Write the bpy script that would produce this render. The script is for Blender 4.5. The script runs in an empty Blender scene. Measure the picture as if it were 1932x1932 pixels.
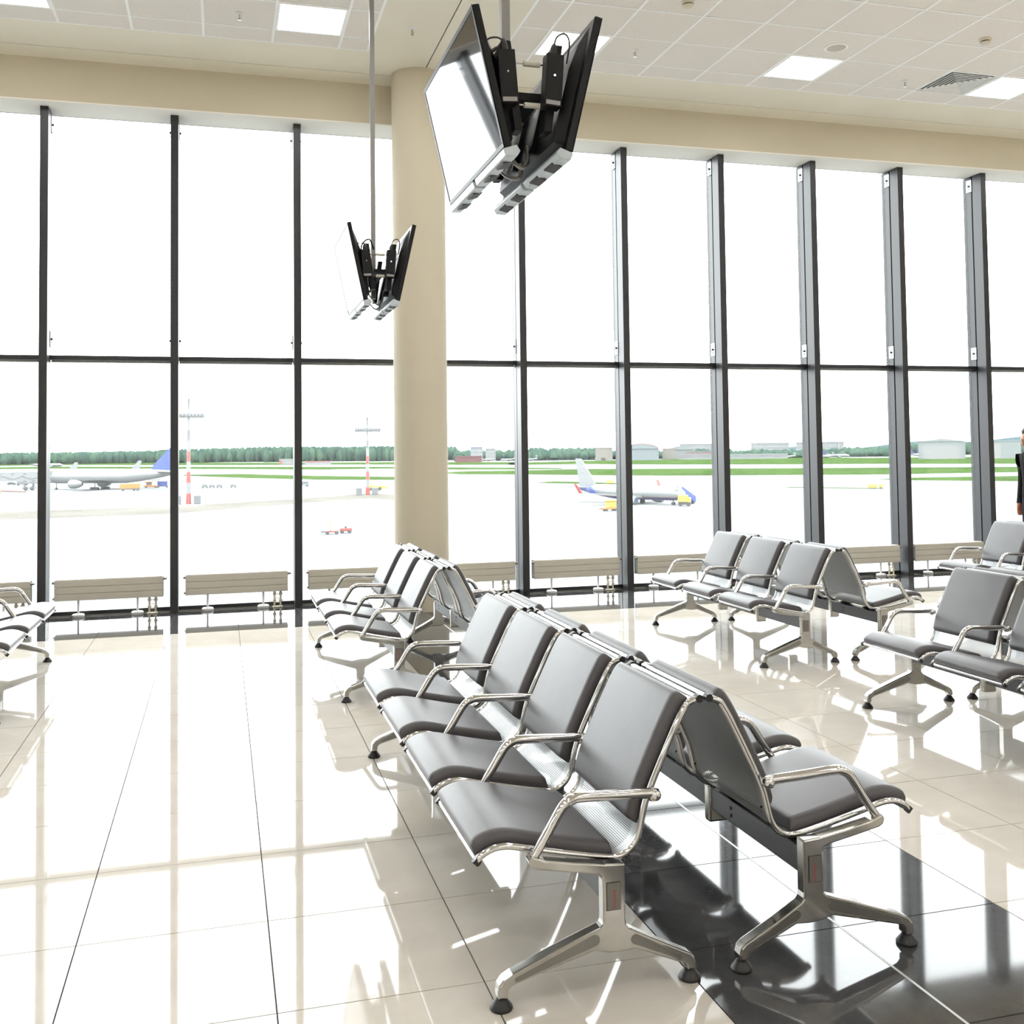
import bpy, bmesh, math, random
from mathutils import Vector, Matrix
random.seed(7)
S = bpy.context.scene
COL = S.collection
PI = math.pi

# ------------------------------------------------------------------ camera
cd = bpy.data.cameras.new('camera')
cam = bpy.data.objects.new('camera', cd); COL.objects.link(cam)
cd.sensor_fit = 'HORIZONTAL'; cd.sensor_width = 36.0
cd.lens = 36.0 * 1949.31 / 1932.0
cd.shift_x = (966 - 959.443) / 1932.0
cd.shift_y = (771.127 - 966) / 1932.0
cd.clip_start = 0.05; cd.clip_end = 9000
rr = Vector((0.963461859, -0.267564404, -0.012269316))
dn = Vector((-0.000813788, 0.042883028, -0.999079768))
fw = Vector((0.267844328, 0.962585236, 0.041098421))
EYE = 1.5489
cam.matrix_world = Matrix(((rr.x, -dn.x, -fw.x, 0), (rr.y, -dn.y, -fw.y, 0), (rr.z, -dn.z, -fw.z, EYE), (0, 0, 0, 1)))
S.camera = cam

# ------------------------------------------------------------------ light and exposure
W = bpy.data.worlds.new('overcast_sky'); S.world = W; W.use_nodes = True
wn = W.node_tree.nodes; wl = W.node_tree.links
bg = wn['Background']
SKY = 9.0
bg.inputs['Color'].default_value = (0.97, 0.985, 1.0, 1); bg.inputs['Strength'].default_value = SKY
LAMP = 17.5                       # radiance of the fluorescent ceiling panels
S.view_settings.view_transform = 'Standard'; S.view_settings.look = 'None'
S.view_settings.gamma = 1.0; S.view_settings.use_curve_mapping = False
S.view_settings.exposure = -0.02
try:
    S.cycles.max_bounces = 9; S.cycles.diffuse_bounces = 5; S.cycles.glossy_bounces = 5
    S.cycles.transparent_max_bounces = 16
    S.cycles.caustics_reflective = False; S.cycles.caustics_refractive = False
    S.cycles.sample_clamp_indirect = 8.0
except Exception:
    pass

# ------------------------------------------------------------------ helpers
def lin(c):
    return tuple(((v / 255.0) / 12.92 if v / 255.0 <= 0.04045 else ((v / 255.0 + 0.055) / 1.055) ** 2.4) for v in c)

_mats = {}
def mat(name, rgb=(0.5, 0.5, 0.5), rough=0.5, metal=0.0, spec=0.5, noise=0.0, nscale=5.0, bump=0.0, bscale=60.0, coat=0.0, emit=0.0):
    if name in _mats: return _mats[name]
    m = bpy.data.materials.new(name); m.use_nodes = True
    nt = m.node_tree; b = nt.nodes['Principled BSDF']
    b.inputs['Base Color'].default_value = (*rgb, 1); b.inputs['Roughness'].default_value = rough
    b.inputs['Metallic'].default_value = metal; b.inputs['Specular IOR Level'].default_value = spec
    b.inputs['Coat Weight'].default_value = coat; b.inputs['Coat Roughness'].default_value = 0.05
    if emit:
        b.inputs['Emission Color'].default_value = (*rgb, 1); b.inputs['Emission Strength'].default_value = emit
    tc = nt.nodes.new('ShaderNodeTexCoord')
    if noise:
        n = nt.nodes.new('ShaderNodeTexNoise'); n.inputs['Scale'].default_value = nscale; n.inputs['Detail'].default_value = 4
        nt.links.new(tc.outputs['Object'], n.inputs['Vector'])
        r = nt.nodes.new('ShaderNodeMapRange')
        r.inputs[1].default_value = 0.3; r.inputs[2].default_value = 0.7
        r.inputs[3].default_value = 1 - noise; r.inputs[4].default_value = 1 + noise
        nt.links.new(n.outputs['Fac'], r.inputs[0])
        x = nt.nodes.new('ShaderNodeVectorMath'); x.operation = 'SCALE'
        x.inputs[0].default_value = rgb; nt.links.new(r.outputs[0], x.inputs['Scale'])
        nt.links.new(x.outputs[0], b.inputs['Base Color'])
    if bump:
        n = nt.nodes.new('ShaderNodeTexNoise'); n.inputs['Scale'].default_value = bscale; n.inputs['Detail'].default_value = 3
        nt.links.new(tc.outputs['Object'], n.inputs['Vector'])
        bp = nt.nodes.new('ShaderNodeBump'); bp.inputs['Strength'].default_value = bump; bp.inputs['Distance'].default_value = 0.01
        nt.links.new(n.outputs['Fac'], bp.inputs['Height']); nt.links.new(bp.outputs[0], b.inputs['Normal'])
    _mats[name] = m
    return m

class MB:
    """collects shapes; build() links them as one mesh object"""
    def __init__(self): self.v = []; self.f = []; self.uv = {}
    def add(self, vs, fs):
        o = len(self.v); self.v += [tuple(p) for p in vs]; self.f += [tuple(i + o for i in f) for f in fs]
        return self
    def box(self, x0, x1, y0, y1, z0, z1):
        return self.add([(x0, y0, z0), (x1, y0, z0), (x1, y1, z0), (x0, y1, z0), (x0, y0, z1), (x1, y0, z1), (x1, y1, z1), (x0, y1, z1)],
                        [(0, 3, 2, 1), (4, 5, 6, 7), (0, 1, 5, 4), (1, 2, 6, 5), (2, 3, 7, 6), (3, 0, 4, 7)])
    def hexa(self, p):          # 8 corners: bottom loop then top loop
        return self.add(p, [(0, 3, 2, 1), (4, 5, 6, 7), (0, 1, 5, 4), (1, 2, 6, 5), (2, 3, 7, 6), (3, 0, 4, 7)])
    def prism(self, poly, a, b, axis='y'):
        n = len(poly)
        def P(p, t):
            return {'y': (p[0], t, p[1]), 'x': (t, p[0], p[1]), 'z': (p[0], p[1], t)}[axis]
        vs = [P(p, a) for p in poly] + [P(p, b) for p in poly]
        fs = [tuple(range(n)), tuple(range(2 * n - 1, n - 1, -1))] + [(i, n + i, n + (i + 1) % n, (i + 1) % n) for i in range(n)]
        return self.add(vs, fs)
    def tube(self, path, r, seg=8, caps=True, scale=None):
        path = [Vector(p) for p in path]; n = len(path)
        rs = r if isinstance(r, (list, tuple)) else [r] * n
        up = None; rings = []
        for i in range(n):
            t = (path[min(i + 1, n - 1)] - path[max(i - 1, 0)]).normalized()
            if up is None:
                a = Vector((0, 0, 1)) if abs(t.z) < 0.9 else Vector((1, 0, 0))
                up = (a - t * a.dot(t)).normalized()
            else:
                up = (up - t * up.dot(t)).normalized()
            s = t.cross(up)
            rings.append([path[i] + (up * math.cos(2 * PI * k / seg) + s * math.sin(2 * PI * k / seg)) * rs[i] for k in range(seg)])
        vs = [p for rg in rings for p in rg]; fs = []
        for i in range(n - 1):
            for k in range(seg):
                fs.append((i * seg + k, i * seg + (k + 1) % seg, (i + 1) * seg + (k + 1) % seg, (i + 1) * seg + k))
        if caps: fs += [tuple(range(seg - 1, -1, -1)), tuple((n - 1) * seg + k for k in range(seg))]
        return self.add(vs, fs)
    def lathe(self, prof, c=(0, 0, 0), seg=16, axis='z'):
        vs = []; fs = []; n = len(prof)
        for r, h in prof:
            for k in range(seg):
                a = 2 * PI * k / seg; x, y = r * math.cos(a), r * math.sin(a)
                p = {'z': (x, y, h), 'x': (h, x, y), 'y': (x, h, y)}[axis]
                vs.append((p[0] + c[0], p[1] + c[1], p[2] + c[2]))
        for i in range(n - 1):
            for k in range(seg):
                fs.append((i * seg + k, i * seg + (k + 1) % seg, (i + 1) * seg + (k + 1) % seg, (i + 1) * seg + k))
        fs += [tuple(range(seg - 1, -1, -1)), tuple((n - 1) * seg + k for k in range(seg))]
        return self.add(vs, fs)
    def grid(self, rows):       # rows of equal length
        n = len(rows); m = len(rows[0])
        return self.add([p for r in rows for p in r], [(i * m + j, i * m + j + 1, (i + 1) * m + j + 1, (i + 1) * m + j) for i in range(n - 1) for j in range(m - 1)])
    def mesh(self, name, m=None, smooth=False, angle=40):
        me = bpy.data.meshes.new(name); me.from_pydata(self.v, [], self.f); me.update()
        bm = bmesh.new(); bm.from_mesh(me)
        bmesh.ops.recalc_face_normals(bm, faces=bm.faces)
        if smooth:
            for f in bm.faces: f.smooth = True
            for e in bm.edges:
                if len(e.link_faces) == 2 and e.calc_face_angle(0) > math.radians(angle): e.smooth = False
        bm.to_mesh(me); bm.free()
        if m: me.materials.append(m)
        return me
    def build(self, name, m, parent=None, smooth=False, angle=40, bevel=0.0, bseg=2):
        return ob(name, self.mesh(name, m, smooth, angle), parent, bevel, bseg)

def ob(name, data, parent=None, bevel=0.0, bseg=2):
    o = bpy.data.objects.new(name, data); COL.objects.link(o)
    if parent: o.parent = parent
    if bevel:
        b = o.modifiers.new('bevel', 'BEVEL'); b.width = bevel; b.segments = bseg; b.limit_method = 'ANGLE'; b.angle_limit = math.radians(35)
        b.harden_normals = False
    return o
def tag(o, label=None, cat=None, group=None, kind=None):
    if label: o['label'] = label
    if cat: o['category'] = cat
    if group: o['group'] = group
    if kind: o['kind'] = kind
    return o
def empty(name, loc=(0, 0, 0), rz=0.0, label=None, cat=None, group=None, kind=None):
    o = bpy.data.objects.new(name, None); COL.objects.link(o); o.empty_display_size = 0.1
    o.location = loc; o.rotation_euler = (0, 0, rz)
    return tag(o, label, cat, group, kind)
def catmull(pts, k=5):
    out = []; P = [pts[0]] + list(pts) + [pts[-1]]
    for i in range(1, len(P) - 2):
        for j in range(k):
            t = j / k
            out.append(tuple(0.5 * ((2 * P[i][d]) + (-P[i - 1][d] + P[i + 1][d]) * t + (2 * P[i - 1][d] - 5 * P[i][d] + 4 * P[i + 1][d] - P[i + 2][d]) * t * t + (-P[i - 1][d] + 3 * P[i][d] - 3 * P[i + 1][d] + P[i + 2][d]) * t ** 3) for d in range(len(pts[0]))))
    out.append(tuple(pts[-1])); return out

# ------------------------------------------------------------------ materials
M_wall = mat('beige_plaster', lin((203, 194, 173)), 0.75, noise=0.02, nscale=2, bump=0.05, bscale=120)
M_band = mat('cream_plaster', lin((234, 228, 211)), 0.75, noise=0.02, nscale=2)
M_hallwall = mat('white_wall_paint', lin((236, 233, 226)), 0.7)
M_soffit = mat('white_plaster', lin((240, 236, 228)), 0.7)
M_ctile = mat('mineral_tile', lin((232, 226, 219)), 0.85, noise=0.025, nscale=40, bump=0.15, bscale=400)
M_runner = mat('white_grid_metal', lin((250, 250, 249)), 0.4)
M_gap = mat('dark_gap', (0.03, 0.028, 0.025), 0.8)
M_mull = mat('charcoal_anodised_aluminium', (0.030, 0.030, 0.033), 0.38, 0.25, noise=0.03, nscale=30)
M_mullside = mat('dark_gasket', (0.012, 0.012, 0.014), 0.5)
M_clip = mat('grey_clip_steel', (0.35, 0.36, 0.38), 0.35, 0.7)
M_chrome = mat('polished_chrome', (0.64, 0.635, 0.63), 0.06, 1.0)
M_cast = mat('polished_cast_aluminium', (0.44, 0.43, 0.405), 0.14, 1.0, noise=0.05, nscale=25)
M_groove = mat('satin_cast_recess', (0.26, 0.255, 0.24), 0.38, 1.0)
M_beam = mat('dark_grey_beam', (0.07, 0.07, 0.074), 0.36, 0.55, noise=0.06, nscale=90)
M_pad = mat('dark_brown_leatherette', (0.058, 0.053, 0.058), 0.44, 0, 0.75, noise=0.12, nscale=6, bump=0.06, bscale=260)
M_rubber = mat('black_rubber', (0.012, 0.011, 0.011), 0.42)
M_black = mat('black_plastic', (0.007, 0.007, 0.0075), 0.42, spec=0.25)
M_blackm = mat('black_powder_coat', (0.008, 0.008, 0.0085), 0.5, spec=0.25)
M_screen = mat('glossy_screen_glass', (0.012, 0.012, 0.018), 0.035, 0, 0.9)
M_bar = mat('pale_blue_grey_plastic', (0.50, 0.56, 0.60), 0.28)
M_barslot = mat('dark_speaker_mesh', (0.05, 0.05, 0.055), 0.6)
M_pole = mat('grey_painted_steel', (0.28, 0.27, 0.26), 0.4, 0.3)
M_spacer = mat('ivory_plastic_sleeve', (0.62, 0.60, 0.52), 0.5)
M_cable = mat('black_cable', (0.015, 0.014, 0.012), 0.45)
M_white = mat('white_enamel', (0.78, 0.78, 0.77), 0.3)
M_rad = mat('white_radiator_enamel', lin((206, 200, 186)), 0.35)
M_pipe = mat('ivory_pipe', lin((214, 206, 186)), 0.4)
M_plate = mat('grey_label_plate', (0.19, 0.18, 0.165), 0.35, 0.4)
M_red = mat('red_lettering', (0.42, 0.02, 0.03), 0.5)
M_strip = mat('pale_joint_strip', (0.38, 0.38, 0.37), 0.35, 0.3)
M_grout = mat('grey_grout', (0.10, 0.095, 0.088), 0.8, spec=0.1)
M_lamp = mat('lit_diffuser', (1.0, 0.995, 0.985), 0.5, emit=LAMP)

def tile_mat(name, rgb, dark, rough, cloud, clscale):
    m = bpy.data.materials.new(name); m.use_nodes = True; nt = m.node_tree; b = nt.nodes['Principled BSDF']
    g = nt.nodes.new('ShaderNodeNewGeometry')
    n = nt.nodes.new('ShaderNodeTexNoise'); n.inputs['Scale'].default_value = clscale; n.inputs['Detail'].default_value = 6; n.inputs['Roughness'].default_value = 0.65
    nt.links.new(g.outputs['Position'], n.inputs['Vector'])
    sp = nt.nodes.new('ShaderNodeTexNoise'); sp.inputs['Scale'].default_value = 170; sp.inputs['Detail'].default_value = 2
    nt.links.new(g.outputs['Position'], sp.inputs['Vector'])
    ad = nt.nodes.new('ShaderNodeMath'); ad.operation = 'MULTIPLY_ADD'; ad.inputs[1].default_value = cloud; 
    nt.links.new(sp.outputs['Fac'], ad.inputs[0]); nt.links.new(n.outputs['Fac'], ad.inputs[2])
    r = nt.nodes.new('ShaderNodeValToRGB'); r.color_ramp.elements[0].position = 0.35; r.color_ramp.elements[1].position = 0.75 + cloud * 0.5
    r.color_ramp.elements[0].color = (*dark, 1); r.color_ramp.elements[1].color = (*rgb, 1)
    nt.links.new(ad.outputs[0], r.inputs[0]); nt.links.new(r.outputs[0], b.inputs['Base Color'])
    oi = nt.nodes.new('ShaderNodeObjectInfo')
    b.inputs['Roughness'].default_value = rough; b.inputs['Specular IOR Level'].default_value = 0.5
    b.inputs['Coat Weight'].default_value = 0.0; b.inputs['Coat Roughness'].default_value = 0.02
    return m
M_tile = tile_mat('polished_cream_porcelain', lin((217, 212, 203)), lin((205, 198, 187)), 0.035, 0.05, 3.0)
M_dtile = tile_mat('polished_dark_granite', (0.085, 0.085, 0.086), (0.045, 0.045, 0.047), 0.05, 0.35, 5.0)

def glass_mat():
    m = bpy.data.materials.new('slightly_hazy_glass'); m.use_nodes = True; nt = m.node_tree; nt.nodes.remove(nt.nodes['Principled BSDF'])
    out = nt.nodes['Material Output']
    tr = nt.nodes.new('ShaderNodeBsdfTransparent'); tr.inputs[0].default_value = (0.965, 0.985, 0.98, 1)
    tl = nt.nodes.new('ShaderNodeBsdfTranslucent'); tl.inputs[0].default_value = (0.95, 1.0, 1.0, 1)
    gl = nt.nodes.new('ShaderNodeBsdfGlossy'); gl.inputs['Roughness'].default_value = 0.0
    m1 = nt.nodes.new('ShaderNodeMixShader'); m1.inputs[0].default_value = 0.010
    nt.links.new(tr.outputs[0], m1.inputs[1]); nt.links.new(tl.outputs[0], m1.inputs[2])
    fr = nt.nodes.new('ShaderNodeFresnel'); fr.inputs['IOR'].default_value = 1.45
    ge = nt.nodes.new('ShaderNodeNewGeometry'); ff = nt.nodes.new('ShaderNodeMath'); ff.operation = 'SUBTRACT'; ff.inputs[0].default_value = 1.0; nt.links.new(ge.outputs['Backfacing'], ff.inputs[1])
    fm = nt.nodes.new('ShaderNodeMath'); fm.operation = 'MULTIPLY'; nt.links.new(fr.outputs[0], fm.inputs[0]); nt.links.new(ff.outputs[0], fm.inputs[1])
    m2 = nt.nodes.new('ShaderNodeMixShader'); nt.links.new(fm.outputs[0], m2.inputs[0])
    nt.links.new(m1.outputs[0], m2.inputs[1]); nt.links.new(gl.outputs[0], m2.inputs[2]); nt.links.new(m2.outputs[0], out.inputs[0])
    return m
M_glass = glass_mat()

def perf_mat():
    """pressed steel shell: rows of punched round holes, plain margins; uv in metres"""
    m = bpy.data.materials.new('perforated_steel_sheet'); m.use_nodes = True; nt = m.node_tree; b = nt.nodes['Principled BSDF']
    b.inputs['Base Color'].default_value = (0.33, 0.34, 0.345, 1); b.inputs['Metallic'].default_value = 0.55; b.inputs['Roughness'].default_value = 0.36
    uv = nt.nodes.new('ShaderNodeUVMap'); sx = nt.nodes.new('ShaderNodeSeparateXYZ'); nt.links.new(uv.outputs[0], sx.inputs[0])
    def mth(op, a, bv=None, c=None):
        n = nt.nodes.new('ShaderNodeMath'); n.operation = op
        for i, v in enumerate((a, bv, c)):
            if v is None: continue
            if isinstance(v, (int, float)): n.inputs[i].default_value = v
            else: nt.links.new(v, n.inputs[i])
        return n.outputs[0]
    p = 0.0066
    row = mth('FLOOR', mth('DIVIDE', sx.outputs[0], p))
    off = mth('MULTIPLY', mth('MODULO', row, 2.0), 0.5)
    fu = mth('SUBTRACT', mth('FRACT', mth('DIVIDE', sx.outputs[0], p)), 0.5)
    fv = mth('SUBTRACT', mth('FRACT', mth('ADD', mth('DIVIDE', sx.outputs[1], p), off)), 0.5)
    d = mth('ADD', mth('MULTIPLY', fu, fu), mth('MULTIPLY', fv, fv))
    hole = mth('LESS_THAN', d, 0.085)
    inside = mth('LESS_THAN', mth('ABSOLUTE', sx.outputs[1]), 0.212)
    mask = mth('MULTIPLY', hole, inside)
    tr = nt.nodes.new('ShaderNodeBsdfTransparent'); mx = nt.nodes.new('ShaderNodeMixShader')
    nt.links.new(mask, mx.inputs[0]); nt.links.new(b.outputs[0], mx.inputs[1]); nt.links.new(tr.outputs[0], mx.inputs[2])
    nt.links.new(mx.outputs[0], nt.nodes['Material Output'].inputs[0])
    return m
M_perf = perf_mat()

# ================================================================== THE HALL
ZC, YB, YF, MW = 5.36, 10.538, 10.694, 0.075       # ceiling, header face, mullion face, mullion width
MX0, MP = -1.647, 1.2
XL, XR, YBACK = MX0 - 9 * MP, MX0 + 17 * MP, -13.0
YG = 10.99
# --- floor: slab with every tile of the visible field as a piece
TX, TY, OX, OY = 0.5928, 0.5903, -0.4451, 6.541
floor = MB().box(XL - .2, XR + .2, YBACK - .2, YG + .1, -0.12, -0.004).build('floor', M_grout)
tag(floor, 'polished floor of large cream tiles with a dark granite strip and border', 'floor', kind='structure')
def view(p):
    d = Vector(p) - Vector((0, 0, EYE)); zc = d.dot(fw)
    if zc < 0.2: return None
    return (959.443 + 1949.31 * d.dot(rr) / zc, 771.127 + 1949.31 * d.dot(dn) / zc)
G2 = 0.0023
tm_l = MB().box(-TX / 2 + G2, TX / 2 - G2, -TY / 2 + G2, TY / 2 - G2, -0.010, 0.0).mesh('floor_tile', M_tile)
tm_d = MB().box(-TX / 2 + G2, TX / 2 - G2, -TY / 2 + G2, TY / 2 - G2, -0.010, 0.0).mesh('dark_floor_tile', M_dtile)
cand = []
for i in range(-16, 34):
    for j in range(-33, 8):
        cx, cy = OX + (i + .5) * TX, OY + (j + .5) * TY
        if cx < XL or cx > XR or cy > YG: continue
        dark = (i in (3, 4)) or j >= 5
        ps = [view((cx + a * TX / 2, cy + b * TY / 2, 0)) for a in (-1, 1) for b in (-1, 1)]
        seen = cy > 1.2 and all(ps) and max(p[0] for p in ps) > -20 and min(p[0] for p in ps) < 1952 and min(p[1] for p in ps) < 1952
        area = 0
        if seen: area = (max(p[0] for p in ps) - min(p[0] for p in ps)) * (max(p[1] for p in ps) - min(p[1] for p in ps))
        cand.append((area, cx, cy, dark))
cand.sort(key=lambda t: -t[0])
rest = {True: MB(), False: MB()}
for k, (a, cx, cy, dark) in enumerate(cand):
    if k < 300 and a > 0:
        o = ob('dark_floor_tile' if dark else 'floor_tile', tm_d if dark else tm_l, floor); o.location = (cx, cy, 0)
    else:
        rest[dark].box(cx - TX / 2 + G2, cx + TX / 2 - G2, cy - TY / 2 + G2, cy + TY / 2 - G2, -0.010, 0.0)
tag(rest[False].build('floor_tile', M_tile, floor), kind='stuff')
tag(rest[True].build('dark_floor_tile', M_dtile, floor), kind='stuff')
MB().box(OX + 4 * TX - 0.0045, OX + 4 * TX + 0.0045, YBACK, OY + 5 * TY, -0.004, 0.0008).build('joint_strip', M_strip, floor)

# --- walls around the hall (behind and beside the camera)
tag(MB().box(XL - .3, XR + .3, YBACK - .3, YBACK, 0, ZC + .3).build('wall_back', M_hallwall), 'white plaster wall behind the seating hall', 'wall', kind='structure')
tag(MB().box(XL - .3, XL, YBACK, YG, 0, ZC + .3).build('wall_left', M_hallwall), 'white plaster wall at the far left end of the hall', 'wall', kind='structure')
tag(MB().box(XR, XR + .3, YBACK, YG, 0, ZC + .3).build('wall_right', M_hallwall), 'white plaster wall at the far right end of the hall', 'wall', kind='structure')
# header above the glazing, with its white soffit
ZS = 4.942
wf = MB().box(XL, XR, YB, YG + 0.02, ZS + .012, ZC + .3).build('wall_front', M_wall)
tag(wf, 'beige header beam running above the tall windows', 'wall', kind='structure')
MB().box(XL, XR, YB, YG + 0.02, ZS, ZS + .012).build('soffit', M_soffit, wf)

# --- ceiling: plaster bands, shadow gaps, tiles in a metal grid
ceil = MB().box(XL, XR, YBACK, YB, ZC + .02, ZC + .3).build('ceiling', M_soffit)
tag(ceil, 'suspended ceiling of square mineral tiles with cream plaster bands', 'ceiling', kind='structure')
YE, BX0, BX1, GX = 9.66, 1.35, 2.575, 1.96
GY = 10.24
pb = MB()
for (a, b) in ((XL, GX - .006), (GX + .006, XR)):
    pb.box(a, b, GY + .006, YB, ZC, ZC + .02); 
    y1 = GY - .006
    pb.box(max(a, BX0) if a > XL else a, b, YE, y1, ZC, ZC + .02) if a == XL else pb.box(a, b, YE, y1, ZC, ZC + .02)
pb.box(BX0, GX - .006, -7, YE, ZC, ZC + .02); pb.box(GX + .006, BX1, -7, YE, ZC, ZC + .02)
pb.build('plaster_band', M_band, ceil)
gp = MB(); gp.box(XL, XR, GY - .006, GY + .006, ZC + .014, ZC + .02); gp.box(GX - .006, GX + .006, -7, YB, ZC + .0139, ZC + .0199)
gp.build('shadow_gap', M_gap, ceil)
PC = 0.6115
xr_ = [BX1 + 0.305 + PC * i for i in range(0, 14)]       # joints on the right field
xl_ = [1.070 - PC * i for i in range(0, 10)]              # joints on the left field
yr_ = [9.36 - 0.596 * j for j in range(0, 12)]
lights = [(xr_[0] + PC * 4 * k, xr_[0] + PC * (4 * k + 1)) for k in range(4)] + [(xl_[1] - PC * 4 * k, xl_[0] - PC * 4 * k) for k in range(2)]
lrow = {0, 4, 8}
ctm = {}
def ctile(x0, x1, y0, y1):
    key = (round(x1 - x0, 3), round(y1 - y0, 3))
    if key not in ctm:
        w, h = key; ctm[key] = MB().box(-w / 2 + .011, w / 2 - .011, -h / 2 + .011, h / 2 - .011, 0.0, 0.015).mesh('ceiling_tile', M_ctile)
    o = ob('ceiling_tile', ctm[key], ceil); o.location = ((x0 + x1) / 2, (y0 + y1) / 2, ZC + .003)
ex = [BX1] + xr_; el = [BX0] + xl_
spans = [(ex[i], ex[i + 1]) for i in range(len(ex) - 1)] + [(el[i + 1], el[i]) for i in range(len(el) - 1)]
ys = [YE] + yr_
vent_cell = (round(xr_[7], 3), 0)
lampcells = []
for (a, b) in spans:
    for j in range(len(ys) - 1):
        y1, y0 = ys[j], ys[j + 1]
        isl = any(abs(a - l0) < .02 for l0, l1 in lights)
        if j in (1, 5, 9) and isl: lampcells.append((a, b, y0, y1)); continue
        if j == 1 and abs(a - xr_[7]) < .02: vent = (a, b, y0, y1); continue
        if j <= 6: ctile(a, b, y0, y1)
        else:
            pass
# tiles nearer than the frame shows: one sheet
ct = MB()
for (a, b) in spans:
    for j in range(7, len(ys) - 1):
        if not (j == 9 and any(abs(a - l0) < .02 for l0, l1 in lights)): ct.box(a + .011, b - .011, ys[j + 1] + .011, ys[j] - .011, ZC + .003, ZC + .018)
tag(ct.build('ceiling_tile', M_ctile, ceil), kind='stuff')
for x in xr_ + [BX1 + .011] + xl_ + [BX0 - .011]:
    MB().box(x - .0115, x + .0115, ys[-1], YE, ZC - .001, ZC + .012).build('grid_runner', M_runner, ceil)
for y in [YE - .008] + yr_:
    MB().box(BX1, xr_[-1], y - .008, y + .008, ZC - .0005, ZC + .0115).build('grid_runner', M_runner, ceil)
    MB().box(xl_[-1], BX0, y - .008, y + .008, ZC - .0005, ZC + .0115).build('grid_runner', M_runner, ceil)
MB().box(XL, BX0, -7, ys[-1], ZC, ZC + .02).build('plaster_band', M_ctile, ceil)
MB().box(BX1, XR, -7, ys[-1], ZC, ZC + .02).build('plaster_band', M_ctile, ceil)
MB().box(XL, XR, YBACK, -7, ZC, ZC + .02).build('plaster_band', M_band, ceil)
MB().box(xr_[-1], XR, ys[-1], YE, ZC, ZC + .02).build('plaster_band', M_ctile, ceil)
MB().box(XL, xl_[-1], ys[-1], YE, ZC, ZC + .02).build('plaster_band', M_ctile, ceil)

# --- round column
col = MB().lathe([(0.268, 0.0), (0.268, ZC - .001)], seg=64).build('column', M_wall, smooth=True)
col.location = (1.925, 10.205, 0)
tag(col, 'thick round beige column standing before the windows', 'column', kind='structure')

# --- glazing: mullions, panes, transoms, sills
mm = MB(); h = MW / 2
mm.box(-h, h, YF, YF + .150, 0, ZS)
mull_mesh = mm.mesh('trim', M_mull)
gk = MB().box(-.026, .026, YF + .150, YF + .178, 0, ZS).mesh('gasket', M_mullside)
rp = MB().box(-h + .003, h - .003, YF + .178, YF + .262, 0, ZS).mesh('rear_profile', M_mull)
cp = MB().box(-.022, .022, YF + .262, YF + .34, 0, ZS).mesh('outer_cap', M_mullside)
clipm = MB().box(-h - .006, -h + .001, YF + .162, YF + .256, -.075, .075)
clipm.box(h - .001, h + .006, YF + .162, YF + .256, -.075, .075)
clip_mesh = clipm.mesh('clip_plate', M_clip)
screwm = MB()
for sx in (-1, 1):
    screwm.tube([(sx * (h + .005), YF + .208, 0.0), (sx * (h + .020), YF + .208, 0.0)], .013, 8)
    screwm.tube([(sx * (h + .005), YF + .208, -0.035), (sx * (h + .010), YF + .208, -.035)], .007, 6)
screw_mesh = screwm.mesh('screw', M_mullside)
for n, i in enumerate(range(-9, 18)):
    x = MX0 + i * MP
    t = ob('trim_%d' % (n + 1), mull_mesh); t.location = (x, 0, 0); tag(t, kind='structure')
    od = ['first', 'second', 'third', 'fourth, hidden behind the column,', 'fifth', 'sixth', 'seventh', 'eighth', 'ninth', 'tenth']
    t['label'] = ('charcoal window upright, the %s from the left edge of the picture' % od[i]) if 0 <= i <= 9 else ('charcoal window upright beyond the %s edge of the picture, number %d outwards' % ('left' if i < 0 else 'right', -i if i < 0 else i - 9)); t['category'] = 'mullion'
    for nm, me in (('gasket', gk), ('rear_profile', rp), ('outer_cap', cp)): ob(nm, me, t)
    if -3 <= i <= 12:
        for z in (ZS - .12, 2.70):
            c = ob('clip_plate', clip_mesh, t); c.location = (0, 0, z)
            s = ob('screw', screw_mesh, c)
ZT = 2.518
wlow = MB().box(-.575, .575, YG - .012, YG + .012, .045, ZT - .02).mesh('pane', M_glass)
whi = MB().box(-.575, .575, YG - .012, YG + .012, ZT + .02, ZS).mesh('pane', M_glass)
trm = MB().box(-MP / 2 + h, MP / 2 - h, YF + .175, YF + .262, ZT - .022, ZT + .022).mesh('transom', M_mull)
trl = MB().box(-MP / 2 + h, MP / 2 - h, YF + .262, YF + .33, ZT - .038, ZT - .022).mesh('transom_lip', M_strip)
slm = MB().box(-MP / 2 + h, MP / 2 - h, YF + .165, YF + .36, 0, .048).mesh('sill', M_mull)
sll = MB().box(-MP / 2 + h, MP / 2 - h, YF + .155, YF + .165, 0, .012).mesh('sill_lip', M_groove)
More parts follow.
